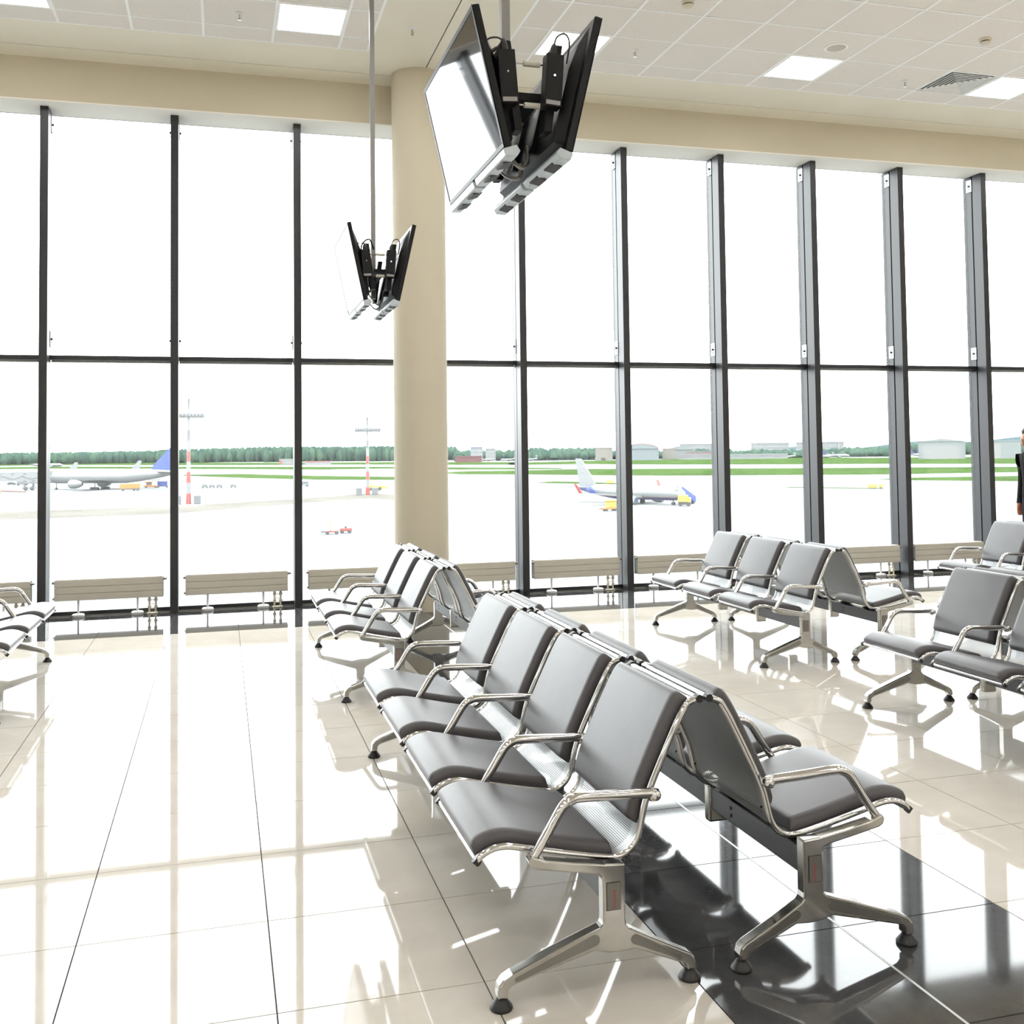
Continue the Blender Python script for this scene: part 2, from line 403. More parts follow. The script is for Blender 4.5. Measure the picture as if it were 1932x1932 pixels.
for n, i in enumerate(range(-9, 17)):
    x = MX0 + (i + .5) * MP
    w_ = empty('window_%d' % (n + 1), (x, 0, 0), kind='structure')
    ow = ['cut by the left edge of the picture', 'between the first and second uprights', 'between the second and third uprights', 'left half behind the column', 'right half behind the column', 'between the fifth and sixth uprights', 'between the sixth and seventh uprights', 'between the seventh and eighth uprights', 'between the eighth and ninth uprights', 'between the ninth and tenth uprights', 'cut by the right edge of the picture']
    w_['label'] = ('tall two-pane window ' + ow[i + 1]) if -1 <= i <= 9 else ('tall two-pane window beyond the %s edge of the picture, bay %d outwards' % ('left' if i < 0 else 'right', -i - 1 if i < 0 else i - 9)); w_['category'] = 'window'
    for nm, me in (('pane', wlow), ('pane', whi), ('transom', trm), ('sill', slm)):
        o = ob(nm, me, w_)
        if nm == 'transom': ob('transom_lip', trl, o)
        if nm == 'sill': ob('sill_lip', sll, o)

# ================================================================== CEILING FITTINGS
lab_l = {}
def ceiling_light(a, b, y0, y1, label):
    t = empty('ceiling_light', ((a + b) / 2, (y0 + y1) / 2, ZC), 0, label, 'ceiling light', 'square light panels in the ceiling')
    w, hh = (b - a) / 2 - .012, (y1 - y0) / 2 - .009
    fr = MB()
    fr.box(-w, w, -hh, -hh + .018, -.004, .02); fr.box(-w, w, hh - .018, hh, -.004, .02)
    fr.box(-w, -w + .018, -hh + .018, hh - .018, -.004, .02); fr.box(w - .018, w, -hh + .018, hh - .018, -.004, .02)
    fr.build('frame', M_runner, t)
    MB().box(-w + .018, w - .018, -hh + .018, hh - .018, .004, .014).build('diffuser', M_lamp, t)
order = sorted(lampcells, key=lambda c: (-c[2], c[0]))
front = ['lit square ceiling panel cut by the top left corner', 'lit square ceiling panel left of the thin display pole', 'lit square ceiling panel behind the near pair of screens',
         'lit square ceiling panel beside the round ceiling speaker', 'lit square ceiling panel touching the slotted air vent', 'lit square ceiling panel beyond the right edge, in the window row']
fl = [c for c in order if c[3] > 9.0]; fl.sort(key=lambda c: c[0])
for k, c in enumerate(fl): ceiling_light(*c, front[k] if k < len(front) else 'lit square ceiling panel in the window row')
rest_l = [c for c in order if c[3] <= 9.0]
for k, c in enumerate(rest_l): ceiling_light(*c, 'lit square ceiling panel overhead, outside the picture')
# lamp rows over the part of the hall behind the camera
k0 = len(rest_l)
for yy in (0.4, -2.0, -4.4, -6.6, -8.8, -11.0):
    for xx in (-10.4, -8, -5.6, -3.2, -.8, 3.2, 5.6, 8.0, 10.4, 12.8, 15.2):
        k0 += 1; ceiling_light(xx - .3, xx + .3, yy - .3, yy + .3, 'lit square ceiling panel overhead, outside the picture')
for o in COL.objects:
    if o.name.startswith('ceiling_light') and o.location.y < 1: o.location.z = ZC - .022

# square air diffuser
a, b, y0, y1 = vent
t = empty('air_vent', ((a + b) / 2, (y0 + y1) / 2, ZC), 0, 'square white slotted air vent set in the ceiling tiles', 'air vent')
q = .29
MB().box(-q, q, -q, q, .016, .018).build('backing', M_gap, t)
for k in range(7):
    r0 = q - k * .041; r1 = r0 - .021
    f = MB()
    for s in (1, -1):
        e0, e1 = sorted((s * r0, s * (r0 - .008)))
        f.box(-r0, r0, e0, e1, -.005, -.002); f.box(e0, e1, -r0 + .008, r0 - .008, -.005, -.002)
        f.hexa([(-r0, s * r0, -.002), (r0, s * r0, -.002), (r1, s * r1, .012), (-r1, s * r1, .012), (-r0, s * r0, .0), (r0, s * r0, .0), (r1, s * r1, .014), (-r1, s * r1, .014)])
        f.hexa([(s * r0, -r0, -.002), (s * r0, r0, -.002), (s * r1, r1, .012), (s * r1, -r1, .012), (s * r0, -r0, .0), (s * r0, r0, .0), (s * r1, r1, .014), (s * r1, -r1, .014)])
    f.build('slat', M_runner, t)
# loudspeaker
t = empty('ceiling_speaker', (5.66, 8.51, ZC), 0, 'round white loudspeaker grille in the ceiling beside a light panel', 'speaker')
MB().lathe([(.112, .004), (.112, -.004), (.096, -.009), (.090, -.004)], seg=32).build('ring', M_runner, t, True)
MB().lathe([(.092, .0), (.086, -.0065), (.02, -.008)], seg=32).build('grille', mat('grey_grille', lin((196, 188, 176)), .6), t, True)
# smoke detectors
for (x, y, lb) in ((3.84, 7.93, 'cream smoke detector cut by the top edge of the picture'), (6.918, 7.997, 'cream smoke detector at the upper right, nearer than the air vent')):
    t = empty('smoke_detector', (x, y, ZC), 0, lb, 'smoke detector', 'ceiling smoke detectors')
    MB().lathe([(.055, .003), (.055, -.012), (.048, -.018)], seg=24).build('base', M_pipe, t, True)
    MB().lathe([(.036, -.018), (.036, -.028)], seg=16).build('sensor_slot', M_gap, t, True)
    MB().lathe([(.046, -.028), (.046, -.036), (.03, -.048), (.01, -.05)], seg=24).build('cap', M_pipe, t, True)
for (x, y, lb) in ((0.155, 9.075, 'chrome sprinkler head left of the light panel, left ceiling field'), (1.658, 9.03, 'chrome sprinkler head on the plaster band beside the column'),
                   (3.813, 9.041, 'chrome sprinkler head just right of the near screens'), (6.882, 9.133, 'chrome sprinkler head just left of the air vent')):
    t = empty('sprinkler', (x, y, ZC), 0, lb, 'sprinkler', 'ceiling sprinkler heads')
    MB().lathe([(.036, .003), (.036, -.003), (.014, -.010)], seg=20).build('rosette', M_white, t, True)
    MB().lathe([(.008, -.010), (.008, -.03)], seg=10).build('stem', M_chrome, t, True)
    f = MB(); f.tube([(-.012, 0, -.03), (-.014, 0, -.045), (0, 0, -.058)], .003, 6); f.tube([(.012, 0, -.03), (.014, 0, -.045), (0, 0, -.058)], .003, 6)
    f.build('frame_arm', M_chrome, t, True)
    MB().tube([(0, 0, -.03), (0, 0, -.056)], .0035, 6).build('glass_bulb', mat('red_bulb', (.35, .03, .02), .2), t, True)
    MB().lathe([(.016, -.058), (.016, -.060)], seg=14).build('deflector', M_chrome, t)

# ================================================================== RADIATORS
rl = ['fully visible left of the second upright', 'between the second and third uprights']
def radiator(i, label):
    x0 = MX0 + i * MP
    t = empty('radiator', (x0 + .6, 10.80, 0), 0, label, 'radiator', 'low panel radiators along the windows')
    w, z0, z1 = .495, .163, .362
    f = MB()
    n = 3
    for k in range(n):
        za = z0 + (z1 - z0) * k / n + .0015; zb = z0 + (z1 - z0) * (k + 1) / n - .0015
        MB().box(-w, w, -.05, -.036, za, zb).build('panel_band', M_rad, t, bevel=.002, bseg=1)
    MB().box(-w + .004, w - .004, -.036, .036, z0 + .006, z1 - .004).build('body', M_rad, t)
    MB().box(-w, w, .036, .05, z0, z1).build('rear_panel', M_rad, t)
    g = MB().box(-w + .01, w - .01, -.045, .045, z1 - .004, z1 + .004).build('top_grille', M_rad, t)
    for (xa, xb, zz, ra, rb_) in ((w, w + .035, z1 - .024, .014, .006), (-w, -w - .022, z1 - .024, .012, .012), (-w, -w - .016, z0 + .024, .011, .011)):
        MB().tube([(xa, -.03, zz), (xb, -.03, zz)], [ra, rb_], 8).build('end_plug', M_pole, t)
    for xx in (-.285, .255):
        lg = MB(); lg.tube([(xx, 0, .02), (xx, 0, z0 + .01)], .010, 10); lg.build('foot_post', M_white, t, True)
        MB().lathe([(.055, .0), (.058, .006), (.058, .022), (.048, .030), (.012, .032)], (xx, 0, 0), 20).build('foot', M_white, t, True)
    for xx in (.365, .425):
        p = MB().lathe([(.009, 0), (.009, .055), (.018, .058), (.018, .08), (.010, .085), (.010, .12), (.017, .124), (.017, .146), (.012, .15), (.012, z0 + .004)], (xx, -.01, 0), 10)
        p.build('pipe', M_pipe, t, True)
    for zz in (.05, .092, .134): MB().box(.365, .425, -.014, -.006, zz - .003, zz + .003).build('pipe_clip', M_pipe, t)
    MB().box(.345, .445, -.035, .015, 0, .012).build('floor_rosette', M_pipe, t, bevel=.004)
radl = {-1: 'panel radiator cut by the left edge behind the left bench', 0: 'panel radiator under the window just right of the leftmost upright',
        1: 'panel radiator under the window between the second and third uprights from the left', 2: 'panel radiator left of the column, behind the rear bench',
        3: 'panel radiator right of the column, partly behind the rear bench', 4: 'panel radiator in full view right of the centre, right of the column bay',
        5: 'panel radiator behind the front seat of the right rear bench', 6: 'panel radiator hidden behind the backs of the right rear bench',
        7: 'panel radiator showing right of the right rear bench backs', 8: 'panel radiator at the far right beside the rightmost upright', 9: 'panel radiator beyond the rightmost upright, behind the far bench'}
for i, lb in radl.items(): radiator(i, lb)

# ================================================================== BEAM SEATING
# local axes: x = the way a sitter faces, y = along the beam, z up; origin on the floor under the beam
RAIL = [(.386, .392), (.372, .407), (.340, .421), (.308, .424), (.272, .419), (.200, .401), (.098, .378), (.006, .360), (-.036, .356), (-.068, .367), (-.094, .391),
        (-.108, .424), (-.116, .458), (-.130, .509), (-.162, .582), (-.223, .706), (-.254, .762), (-.272, .784), (-.304, .794)]
PROF = catmull(RAIL, 4)
SWID = 0.262                                     # half width of a seat
arc = [0.0]
for i in range(1, len(PROF)): arc.append(arc[-1] + math.dist(PROF[i], PROF[i - 1]))
def nrm(i):
    a, b = PROF[max(i - 1, 0)], PROF[min(i + 1, len(PROF) - 1)]
    dx, dz = b[0] - a[0], b[1] - a[1]; l = math.hypot(dx, dz)
    return (dz / l, -dx / l)
def pad_mesh(name, s0, s1, wid, thick, m):
    idx = [i for i in range(len(PROF)) if s0 <= arc[i] <= s1]
    ends = [idx[0], idx[-1]]
    cols = [(-wid, .35), (-wid + .004, .72), (-wid + .014, .96), (-wid + .03, 1.0), (0, 1.0), (wid - .03, 1.0), (wid - .014, .96), (wid - .004, .72), (wid, .35)]
    top = []; bot = []
    for i in idx:
        e = min(arc[i] - arc[ends[0]], arc[ends[1]] - arc[i])
        k = min(1.0, math.sqrt(max(0.0, 1 - (1 - min(1.0, e / .02)) ** 2)) * .75 + .25)
        n = nrm(i); p = PROF[i]
        top.append([(p[0] + n[0] * (.006 + thick * c * k), y, p[1] + n[1] * (.006 + thick * c * k)) for y, c in cols])
        bot.append([(p[0] + n[0] * .005, y, p[1] + n[1] * .005) for y, c in cols])
    g = MB(); m_ = len(cols); n_ = len(idx)
    g.grid(top); o = len(g.v); g.grid(bot)
    for i in range(n_ - 1):
        for j in (0, m_ - 1): g.f.append((i * m_ + j, (i + 1) * m_ + j, o + (i + 1) * m_ + j, o + i * m_ + j))
    for i in (0, n_ - 1):
        for j in range(m_ - 1): g.f.append((i * m_ + j, i * m_ + j + 1, o + i * m_ + j + 1, o + i * m_ + j))
    return g.mesh(name, m, True, 60)
s_a = arc[min(range(len(PROF)), key=lambda i: abs(PROF[i][0] + .030) + (PROF[i][1] > .37))]
s_b = arc[min(range(len(PROF)), key=lambda i: abs(PROF[i][1] - .440) + (PROF[i][0] > -.05))]
seat_pad = pad_mesh('seat_pad', 0.004, s_a, SWID - .016, .033, M_pad)
back_pad = pad_mesh('back_pad', s_b, arc[-1] - .022, SWID - .016, .034, M_pad)
def shell_mesh():
    g = MB(); ys_ = [-SWID + .006, -.12, 0, .12, SWID - .006]
    g.grid([[(p[0] + nrm(i)[0] * .003, y, p[1] + nrm(i)[1] * .003) for y in ys_] for i, p in enumerate(PROF)])
    me = g.mesh('seat', M_perf, True, 80)
    uvl = me.uv_layers.new(name='UVMap')
    for lp in me.loops:
        vi = lp.vertex_index; uvl.data[lp.index].uv = (arc[vi // len(ys_)], ys_[vi % len(ys_)])
    return me
seat_shell = shell_mesh()
rail_m = MB().tube([(p[0], 0, p[1]) for p in catmull(RAIL, 3)], .0105, 8).mesh('side_rail', M_chrome, True, 50)
fb = MB().tube([(.386, -SWID + .01, .392), (.386, SWID - .01, .392)], .0075, 8).mesh('front_bar', M_chrome, True, 50)
tb = MB().tube([(-.304, -SWID + .01, .794), (-.304, SWID - .01, .794)], .0095, 8).mesh('top_bar', M_chrome, True, 50)
cap_t = MB().tube([(0, -.012, 0), (0, .012, 0)], .0125, 8).mesh('end_cap', M_rubber, True, 50)
cap_f = MB().tube([(-.007, 0, -.007), (.007, 0, .007)], .011, 8).mesh('end_cap', M_rubber, True, 50)
bolt_m = MB().tube([(0, 0, 0), (-.004, 0, -.001)], .0042, 6).mesh('bolt', M_blackm)
brk_m = MB().prism([(-.03, .334), (-.045, .352), (.07, .366), (.05, .334)], -.015, .015).mesh('seat_bracket', M_blackm)
ARM = catmull([(-.146, .541), (-.120, .5465), (-.02, .551), (.085, .556), (.118, .552), (.146, .533), (.185, .474), (.222, .420), (.240, .396)], 4)
def arm_mesh():
    g = MB()
    n = len(ARM)
    rs = [.0155 if i < n * .5 else .0155 - .003 * (i - n * .5) / (n * .5) for i in range(n)]
    g.tube([(p[0], 0, p[1]) for p in ARM], rs, 10)
    g.tube([(-.128, 0, .547), (-.134, 0, .538), (-.136, 0, .526)], [.0165, .0175, .0145], 10)
    g.lathe([(.008, -.020), (.0155, -.014), (.0185, 0), (.0155, .014), (.008, .020)], (-.138, 0, .541), 10, 'y')
    return g.mesh('armrest', M_chrome, True, 55)
arm_m = arm_mesh()
lowbar = [(-.032, .352), (.03, .357), (.115, .371), (.205, .391), (.243, .412), (.252, .400), (.248, .384), (.232, .376), (.15, .357), (.06, .338), (-.032, .330)]
lowbar_m = MB().prism(lowbar, -.013, .013).mesh('arm_support', M_cast)
LEG = [(-.034, .362), (.026, .366), (.115, .380), (.205, .397), (.244, .412), (.253, .400), (.249, .383), (.232, .374), (.15, .358), (.055, .341), (.037, .335), (.034, .322),
       (.034, .200), (.044, .190), (.118, .166), (.237, .124), (.305, .099), (.330, .086), (.343, .070), (.347, .050), (.347, .034), (.318, .034), (.317, .055), (.308, .064),
       (.290, .071), (.062, .128), (.02, .117), (-.02, .115), (-.062, .118), (-.190, .064), (-.214, .056), (-.222, .046), (-.223, .034), (-.252, .034), (-.252, .052),
       (-.247, .070), (-.232, .083), (-.128, .134), (-.046, .178), (-.036, .190), (-.034, .205)]
leg_m = MB().prism(LEG, -.021, .021).mesh('leg', M_cast)
def capsule(p, q, r0, r1, y0, y1, n=7):
    a = math.atan2(q[1] - p[1], q[0] - p[0]); poly = []
    for k in range(n + 1): t = a + PI / 2 + PI * k / n; poly.append((p[0] + r0 * math.cos(t), p[1] + r0 * math.sin(t)))
    for k in range(n + 1): t = a - PI / 2 + PI * k / n; poly.append((q[0] + r1 * math.cos(t), q[1] + r1 * math.sin(t)))
    return MB().prism(poly, y0, y1)
grv = [capsule((.062, .158), (.292, .083), .016, .0065, s * .0195, s * .0216).mesh('recess', M_groove) for s in (1, -1)] + \
      [capsule((-.062, .146), (-.200, .077), .014, .0065, s * .0195, s * .0216).mesh('recess', M_groove) for s in (1, -1)]
foot_m = MB().lathe([(.031, 0), (.033, .004), (.032, .009), (.018, .027), (.014, .033), (.011, .034), (.011, .040)], seg=18).mesh('foot', M_rubber, True, 50)
plate_m = MB().box(-.020, .020, .0205, .0235, .237, .313).mesh('label_plate', M_plate)
plate_rim = MB().box(-.0215, .0215, .0200, .0225, .2355, .3145).mesh('plate_rim', M_rubber)
def text_mesh():
    c = bpy.data.curves.new('lettering', 'FONT'); c.body = 'kusch+co'; c.size = .0135; c.align_x = 'CENTER'; c.align_y = 'CENTER'; c.extrude = .0002
    o = bpy.data.objects.new('tmp', c); COL.objects.link(o)
    bpy.context.view_layer.update()
    me = bpy.data.meshes.new_from_object(o.evaluated_get(bpy.context.evaluated_depsgraph_get()))
    bpy.data.objects.remove(o); me.name = 'lettering'
    me.materials.clear(); me.materials.append(M_red)
    return me
text_m = text_mesh()
def beam_seat_pos(k, n, p): return (k + .5 - n / 2) * p
def bench(label, group, n, pitch, loc, rz):
    t = empty('beam_bench', loc, rz, label, 'bench', group)
    L = n * pitch
    key = round(L, 3)
    bm_ = MB().box(-.030, .030, -L / 2 + .02, L / 2 - .02, .254, .334).build('beam', M_beam, t, bevel=.004)
    for k in range(n):
        yy = beam_seat_pos(k, n, pitch)
        for dz in (.306, .280):
            MB().tube([(-.0302, yy + .14, dz), (-.0318, yy + .14, dz)], .0065, 8).build('bolt_hole', M_gap, bm_)
        s = ob('seat', seat_shell, t); s.location = (0, yy, 0)
        ob('seat_pad', seat_pad, s); ob('back_pad', back_pad, s)
        for sg in (-1, 1):
            r = ob('side_rail', rail_m, s); r.location = (0, sg * SWID, 0)
        ob('front_bar', fb, s); ob('top_bar', tb, s)
        for sg in (-1, 1):
            c_ = ob('end_cap', cap_t, s); c_.location = (-.306, sg * SWID, .796)
            c_ = ob('end_cap', cap_f, s); c_.location = (.387, sg * SWID, .391)
            for q in ((-.116, .44), (-.044, .352)):
                c_ = ob('bolt', bolt_m, s); c_.location = (q[0], sg * (SWID - .03), q[1])
            c_ = ob('seat_bracket', brk_m, s); c_.location = (0, sg * .145, 0)
    for k in range(n + 1):
        yy = -L / 2 + k * pitch
        a = ob('armrest', arm_m, t); a.location = (0, yy, 0)
        if k in (0, n):
            lg = ob('leg', leg_m, t, bevel=.005); lg.location = (0, yy, 0)
            for g in grv: ob('recess', g, lg)
            for u in (.333, -.238):
                f = ob('foot', foot_m, lg); f.location = (u, 0, 0)
            out = -1 if k == 0 else 1
            for nm, me in (('plate_rim', plate_rim), ('label_plate', plate_m)):
                p = ob(nm, me, lg)
                p.location = (.003, 0, 0)
                p.rotation_euler = (0, 0, 0 if out > 0 else PI)
            x = ob('lettering', text_m, lg)
            # reads from top to bottom on the outer face
            if out > 0: x.matrix_local = Matrix(((0, 1, 0, .0), (0, 0, 1, .0236), (-1, 0, 0, .266), (0, 0, 0, 1)))
            else: x.matrix_local = Matrix(((0, -1, 0, .0), (0, 0, -1, -.0236), (-1, 0, 0, .266), (0, 0, 0, 1)))
            if out > 0: x.matrix_local = Matrix(((0, 1, 0, .0), (0, 0, 1, .0237), (1, 0, 0, .266), (0, 0, 0, 1))) @ Matrix.Rotation(PI, 4, 'Z')
        else:
            sup = ob('arm_support', lowbar_m, a, bevel=.004)
            br = MB().box(-.038, .038, -.022, .022, .206, .340).build('bracket', M_cast, t, bevel=.009)
            br.location = (0, yy, 0)
    return t
GB = 'back-to-back beam benches in the hall'
XM = [1.4045, 4.352, 7.31]
dX = .3225
def pair(xc, yc, n, pitch, ll, lr):
    bench(ll, GB, n, pitch, (xc - dX, yc, 0), PI)
    bench(lr, GB, n, pitch, (xc + dX, yc, 0), 0)
pair(XM[0], 4.086, 4, .6215, 'nearest dark padded four-seat bench facing left, in the foreground', 'nearest four-seat bench facing right, its beam and perforated backs seen from behind')
pair(XM[0], 7.501, 3, .637, 'three-seat bench facing left in front of the round column', 'three-seat bench facing right in front of the round column, only its arms showing')
pair(XM[1], 7.575, 3, .631, 'three-seat bench facing left in the right middle distance, before the radiators', 'three-seat bench facing right in the right middle distance, perforated back showing')
pair(XM[1], 4.17, 4, .6215, 'bench facing left cut by the right edge, its end seat nearest the middle', 'bench facing right at the right edge, mostly hidden behind the one facing left')
pair(XM[2], 7.575, 3, .631, 'farthest right bench facing left, by the windows', 'farthest right bench facing right, out of the picture')
bench('bench facing right, cut by the left edge of the picture', GB, 3, .631, (-1.602, 7.595, 0), 0)
bench('bench facing left beyond the left edge, back to the cut-off bench', GB, 3, .631, (-1.602 - 2 * dX, 7.595, 0), PI)

# ================================================================== HANGING SCREENS
TVK, TVX, TVZ = .845, 1.187, .240           # size factor, pole position and height offset of the screen sets
def television(side, yc, top, bot, label, near):
    # side -1 faces -x, +1 faces +x ; leaning outwards at the top
    h_ = math.hypot(top[0] - bot[0], top[1] - bot[1]); an = math.atan2(top[0] - bot[0], top[1] - bot[1])
    t = empty('television', (1.402 + side * bot[0], yc, bot[1]), 0, label, 'television', 'televisions hung in pairs from the ceiling')
    # local: y along width, z up the panel, x outwards (screen side)
    t.matrix_world = Matrix.Translation((TVX + TVK * side * bot[0], yc, bot[1] * TVK + TVZ)) @ Matrix.Scale(TVK, 4) @ (Matrix.Rotation(PI, 4, 'Z') if side < 0 else Matrix.Identity(4)) @ Matrix.Rotation(an, 4, 'Y')
    w = 1.15 / 2
    MB().box(-.034, 0, -w, w, 0, h_).build('housing', M_black, t, bevel=.006)
    bz = MB()
    bz.box(0, .004, -w, w, h_ - .022, h_); bz.box(0, .004, -w, w, 0, .022); bz.box(0, .004, -w, -w + .022, .022, h_ - .022); bz.box(0, .004, w - .022, w, .022, h_ - .022)
    bz.build('bezel', M_black, t, bevel=.0015, bseg=1)
    MB().box(.0, .0015, -w + .021, w - .021, .021, h_ - .021).build('screen', M_screen, t)
    bk = MB()
    ws = w - .05
    prof = [(-.034, .03), (-.075, .05), (-.082, .12), (-.082, h_ * .62), (-.062, h_ * .82), (-.034, h_ - .035)]
    rows = []
    for yy, k in ((-ws, .0), (-ws + .035, 1), (0, 1), (ws - .035, 1), (ws, .0)):
        rows.append([(-.034 + (p[0] + .034) * k, yy, p[1]) for p in prof])
    bk.grid(rows)
    bk.build('rear_cover', M_black, t, True, 35)
    vs_ = MB()
    for k in range(16): vs_.box(-.0835, -.0815, -ws + .10 + k * .055, -ws + .135 + k * .055, h_ * .56, h_ * .575)
    vs_.build('vent_slot', M_gap, t)
    # speaker bar along the lower edge, in two lengths as the photo shows
    for (y0, y1) in ((-w, -.02), (.02, w)):
        sb = MB().prism([(.008, -.004), (-.060, .004), (-.072, -.028), (-.050, -.050), (.004, -.040)], y0, y1).build('speaker_bar', M_bar, t, bevel=.005)
        ym = (y0 + y1) / 2
        for yc_ in (ym - .12, ym + .12):
            MB().box(-.060, -.008, yc_ - .06, yc_ + .06, -.0505, -.0440).build('speaker_slot', M_barslot, sb)
    # mount rails on the back
    for yy in (-.16, .16): MB().box(-.104, -.082, yy - .018, yy + .018, .08, h_ * .72).build('wall_rail', M_blackm, t)
    return t
def pole_mount(yc, ztop, label, near):
    t = empty('ceiling_mount', (TVX, yc, TVZ), 0, label, 'display mount', 'ceiling poles carrying the screens'); t.scale = (TVK,) * 3
    ZP = (ZC - TVZ) / TVK
    MB().box(-.0225, .0225, -.0225, .0225, 3.02, ZP).build('pole', M_pole, t, bevel=.002, bseg=1)
    MB().box(-.075, .075, -.075, .075, ZP - .008, ZP + .001).build('ceiling_plate', M_pole, t)
    for yy in (-.43, .43):
        for sd in (-1, 1):
            MB().hexa([(sd * .050, yy - .045, 3.04), (sd * .090, yy - .045, 3.04), (sd * .090, yy + .045, 3.04), (sd * .050, yy + .045, 3.04),
                       (sd * .105, yy - .045, 3.46), (sd * .150, yy - .045, 3.46), (sd * .150, yy + .045, 3.46), (sd * .105, yy + .045, 3.46)]).build('mount_plate', M_blackm, t, bevel=.003, bseg=1)
    MB().box(-.06, .06, -.43, .43, 3.20, 3.235).build('cross_arm', M_blackm, t)
    for yy in (-.46, .46):
        for zz in (3.362, 3.165):
            x_ = .070
            MB().tube([(-x_ - .02, yy, zz), (-x_ + .03, yy, zz)], .004, 8).build('bolt', M_chrome, t)
            MB().tube([(-x_ + .03, yy, zz), (x_ - .03, yy, zz)], .0135, 12).build('spacer', M_spacer, t, True)
            MB().tube([(x_ - .03, yy, zz), (x_ + .02, yy, zz)], .004, 8).build('bolt', M_chrome, t)
    # power boxes strapped to the near side
    for sd, xb in ((-1, -.137), (1, .085)):
        b_ = MB().box(-.042, .042, -.036, .036, -.125, .125).build('power_box', M_blackm, t, bevel=.004)
        b_.location = (xb, -.505, 3.268); b_.rotation_euler = (0, sd * .07, 0)
        MB().box(-.034, .034, -.0368, -.035, -.118, -.098).build('sticker', M_pole, b_)
        MB().lathe([(.005, -.003), (.005, 0)], (.0, -.036, .02), 8, 'y').build('screw', M_chrome, b_)
        MB().lathe([(.020, .125), (.021, .150), (.014, .172), (.006, .185)], (0, 0, 0), 10).build('plug', M_cable, b_, True)
        MB().tube(catmull([(0, 0, .175), (.01, -.005, .215), (.045, -.01, .235), (.072, -.005, .20), (.066, .0, .10)] if sd > 0 else [(0, 0, .175), (-.03, 0, .19), (-.075, .0, .18), (-.10, .01, .14)], 6), .0045, 6).build('cable', M_cable, b_, True)
    for pth in ([(-.09, -.10, 3.1), (-.05, -.2, 3.0), (0, -.25, 2.93), (.05, -.2, 2.97), (.08, -.1, 3.08)], [(-.07, .1, 3.12), (-.03, -.05, 2.95), (.02, -.16, 2.90), (.06, -.05, 3.0)], [(0, -.03, 3.5), (-.05, -.08, 3.58), (-.12, -.1, 3.52), (-.13, -.12, 3.42)]):
        MB().tube(catmull(pth, 6), .011 if near else .008, 7).build('cable', M_pole if pth[2][2] < 3.2 else M_cable, t, True)
    return t
for yc, tz, nm in ((4.25, 3.569, 'near'), (8.30, 3.625, 'far')):
    pole_mount(yc, tz, 'black bracket on a grey ceiling pole, %s pair of screens' % nm, nm == 'near')
    television(-1, yc, (.312, tz), (.168, 2.925), 'black television of the %s hanging pair, its bright screen facing left' % nm, nm)
    television(1, yc, (.312, tz), (.155, 2.925), 'black television of the %s hanging pair, seen from behind on the right' % nm, nm)

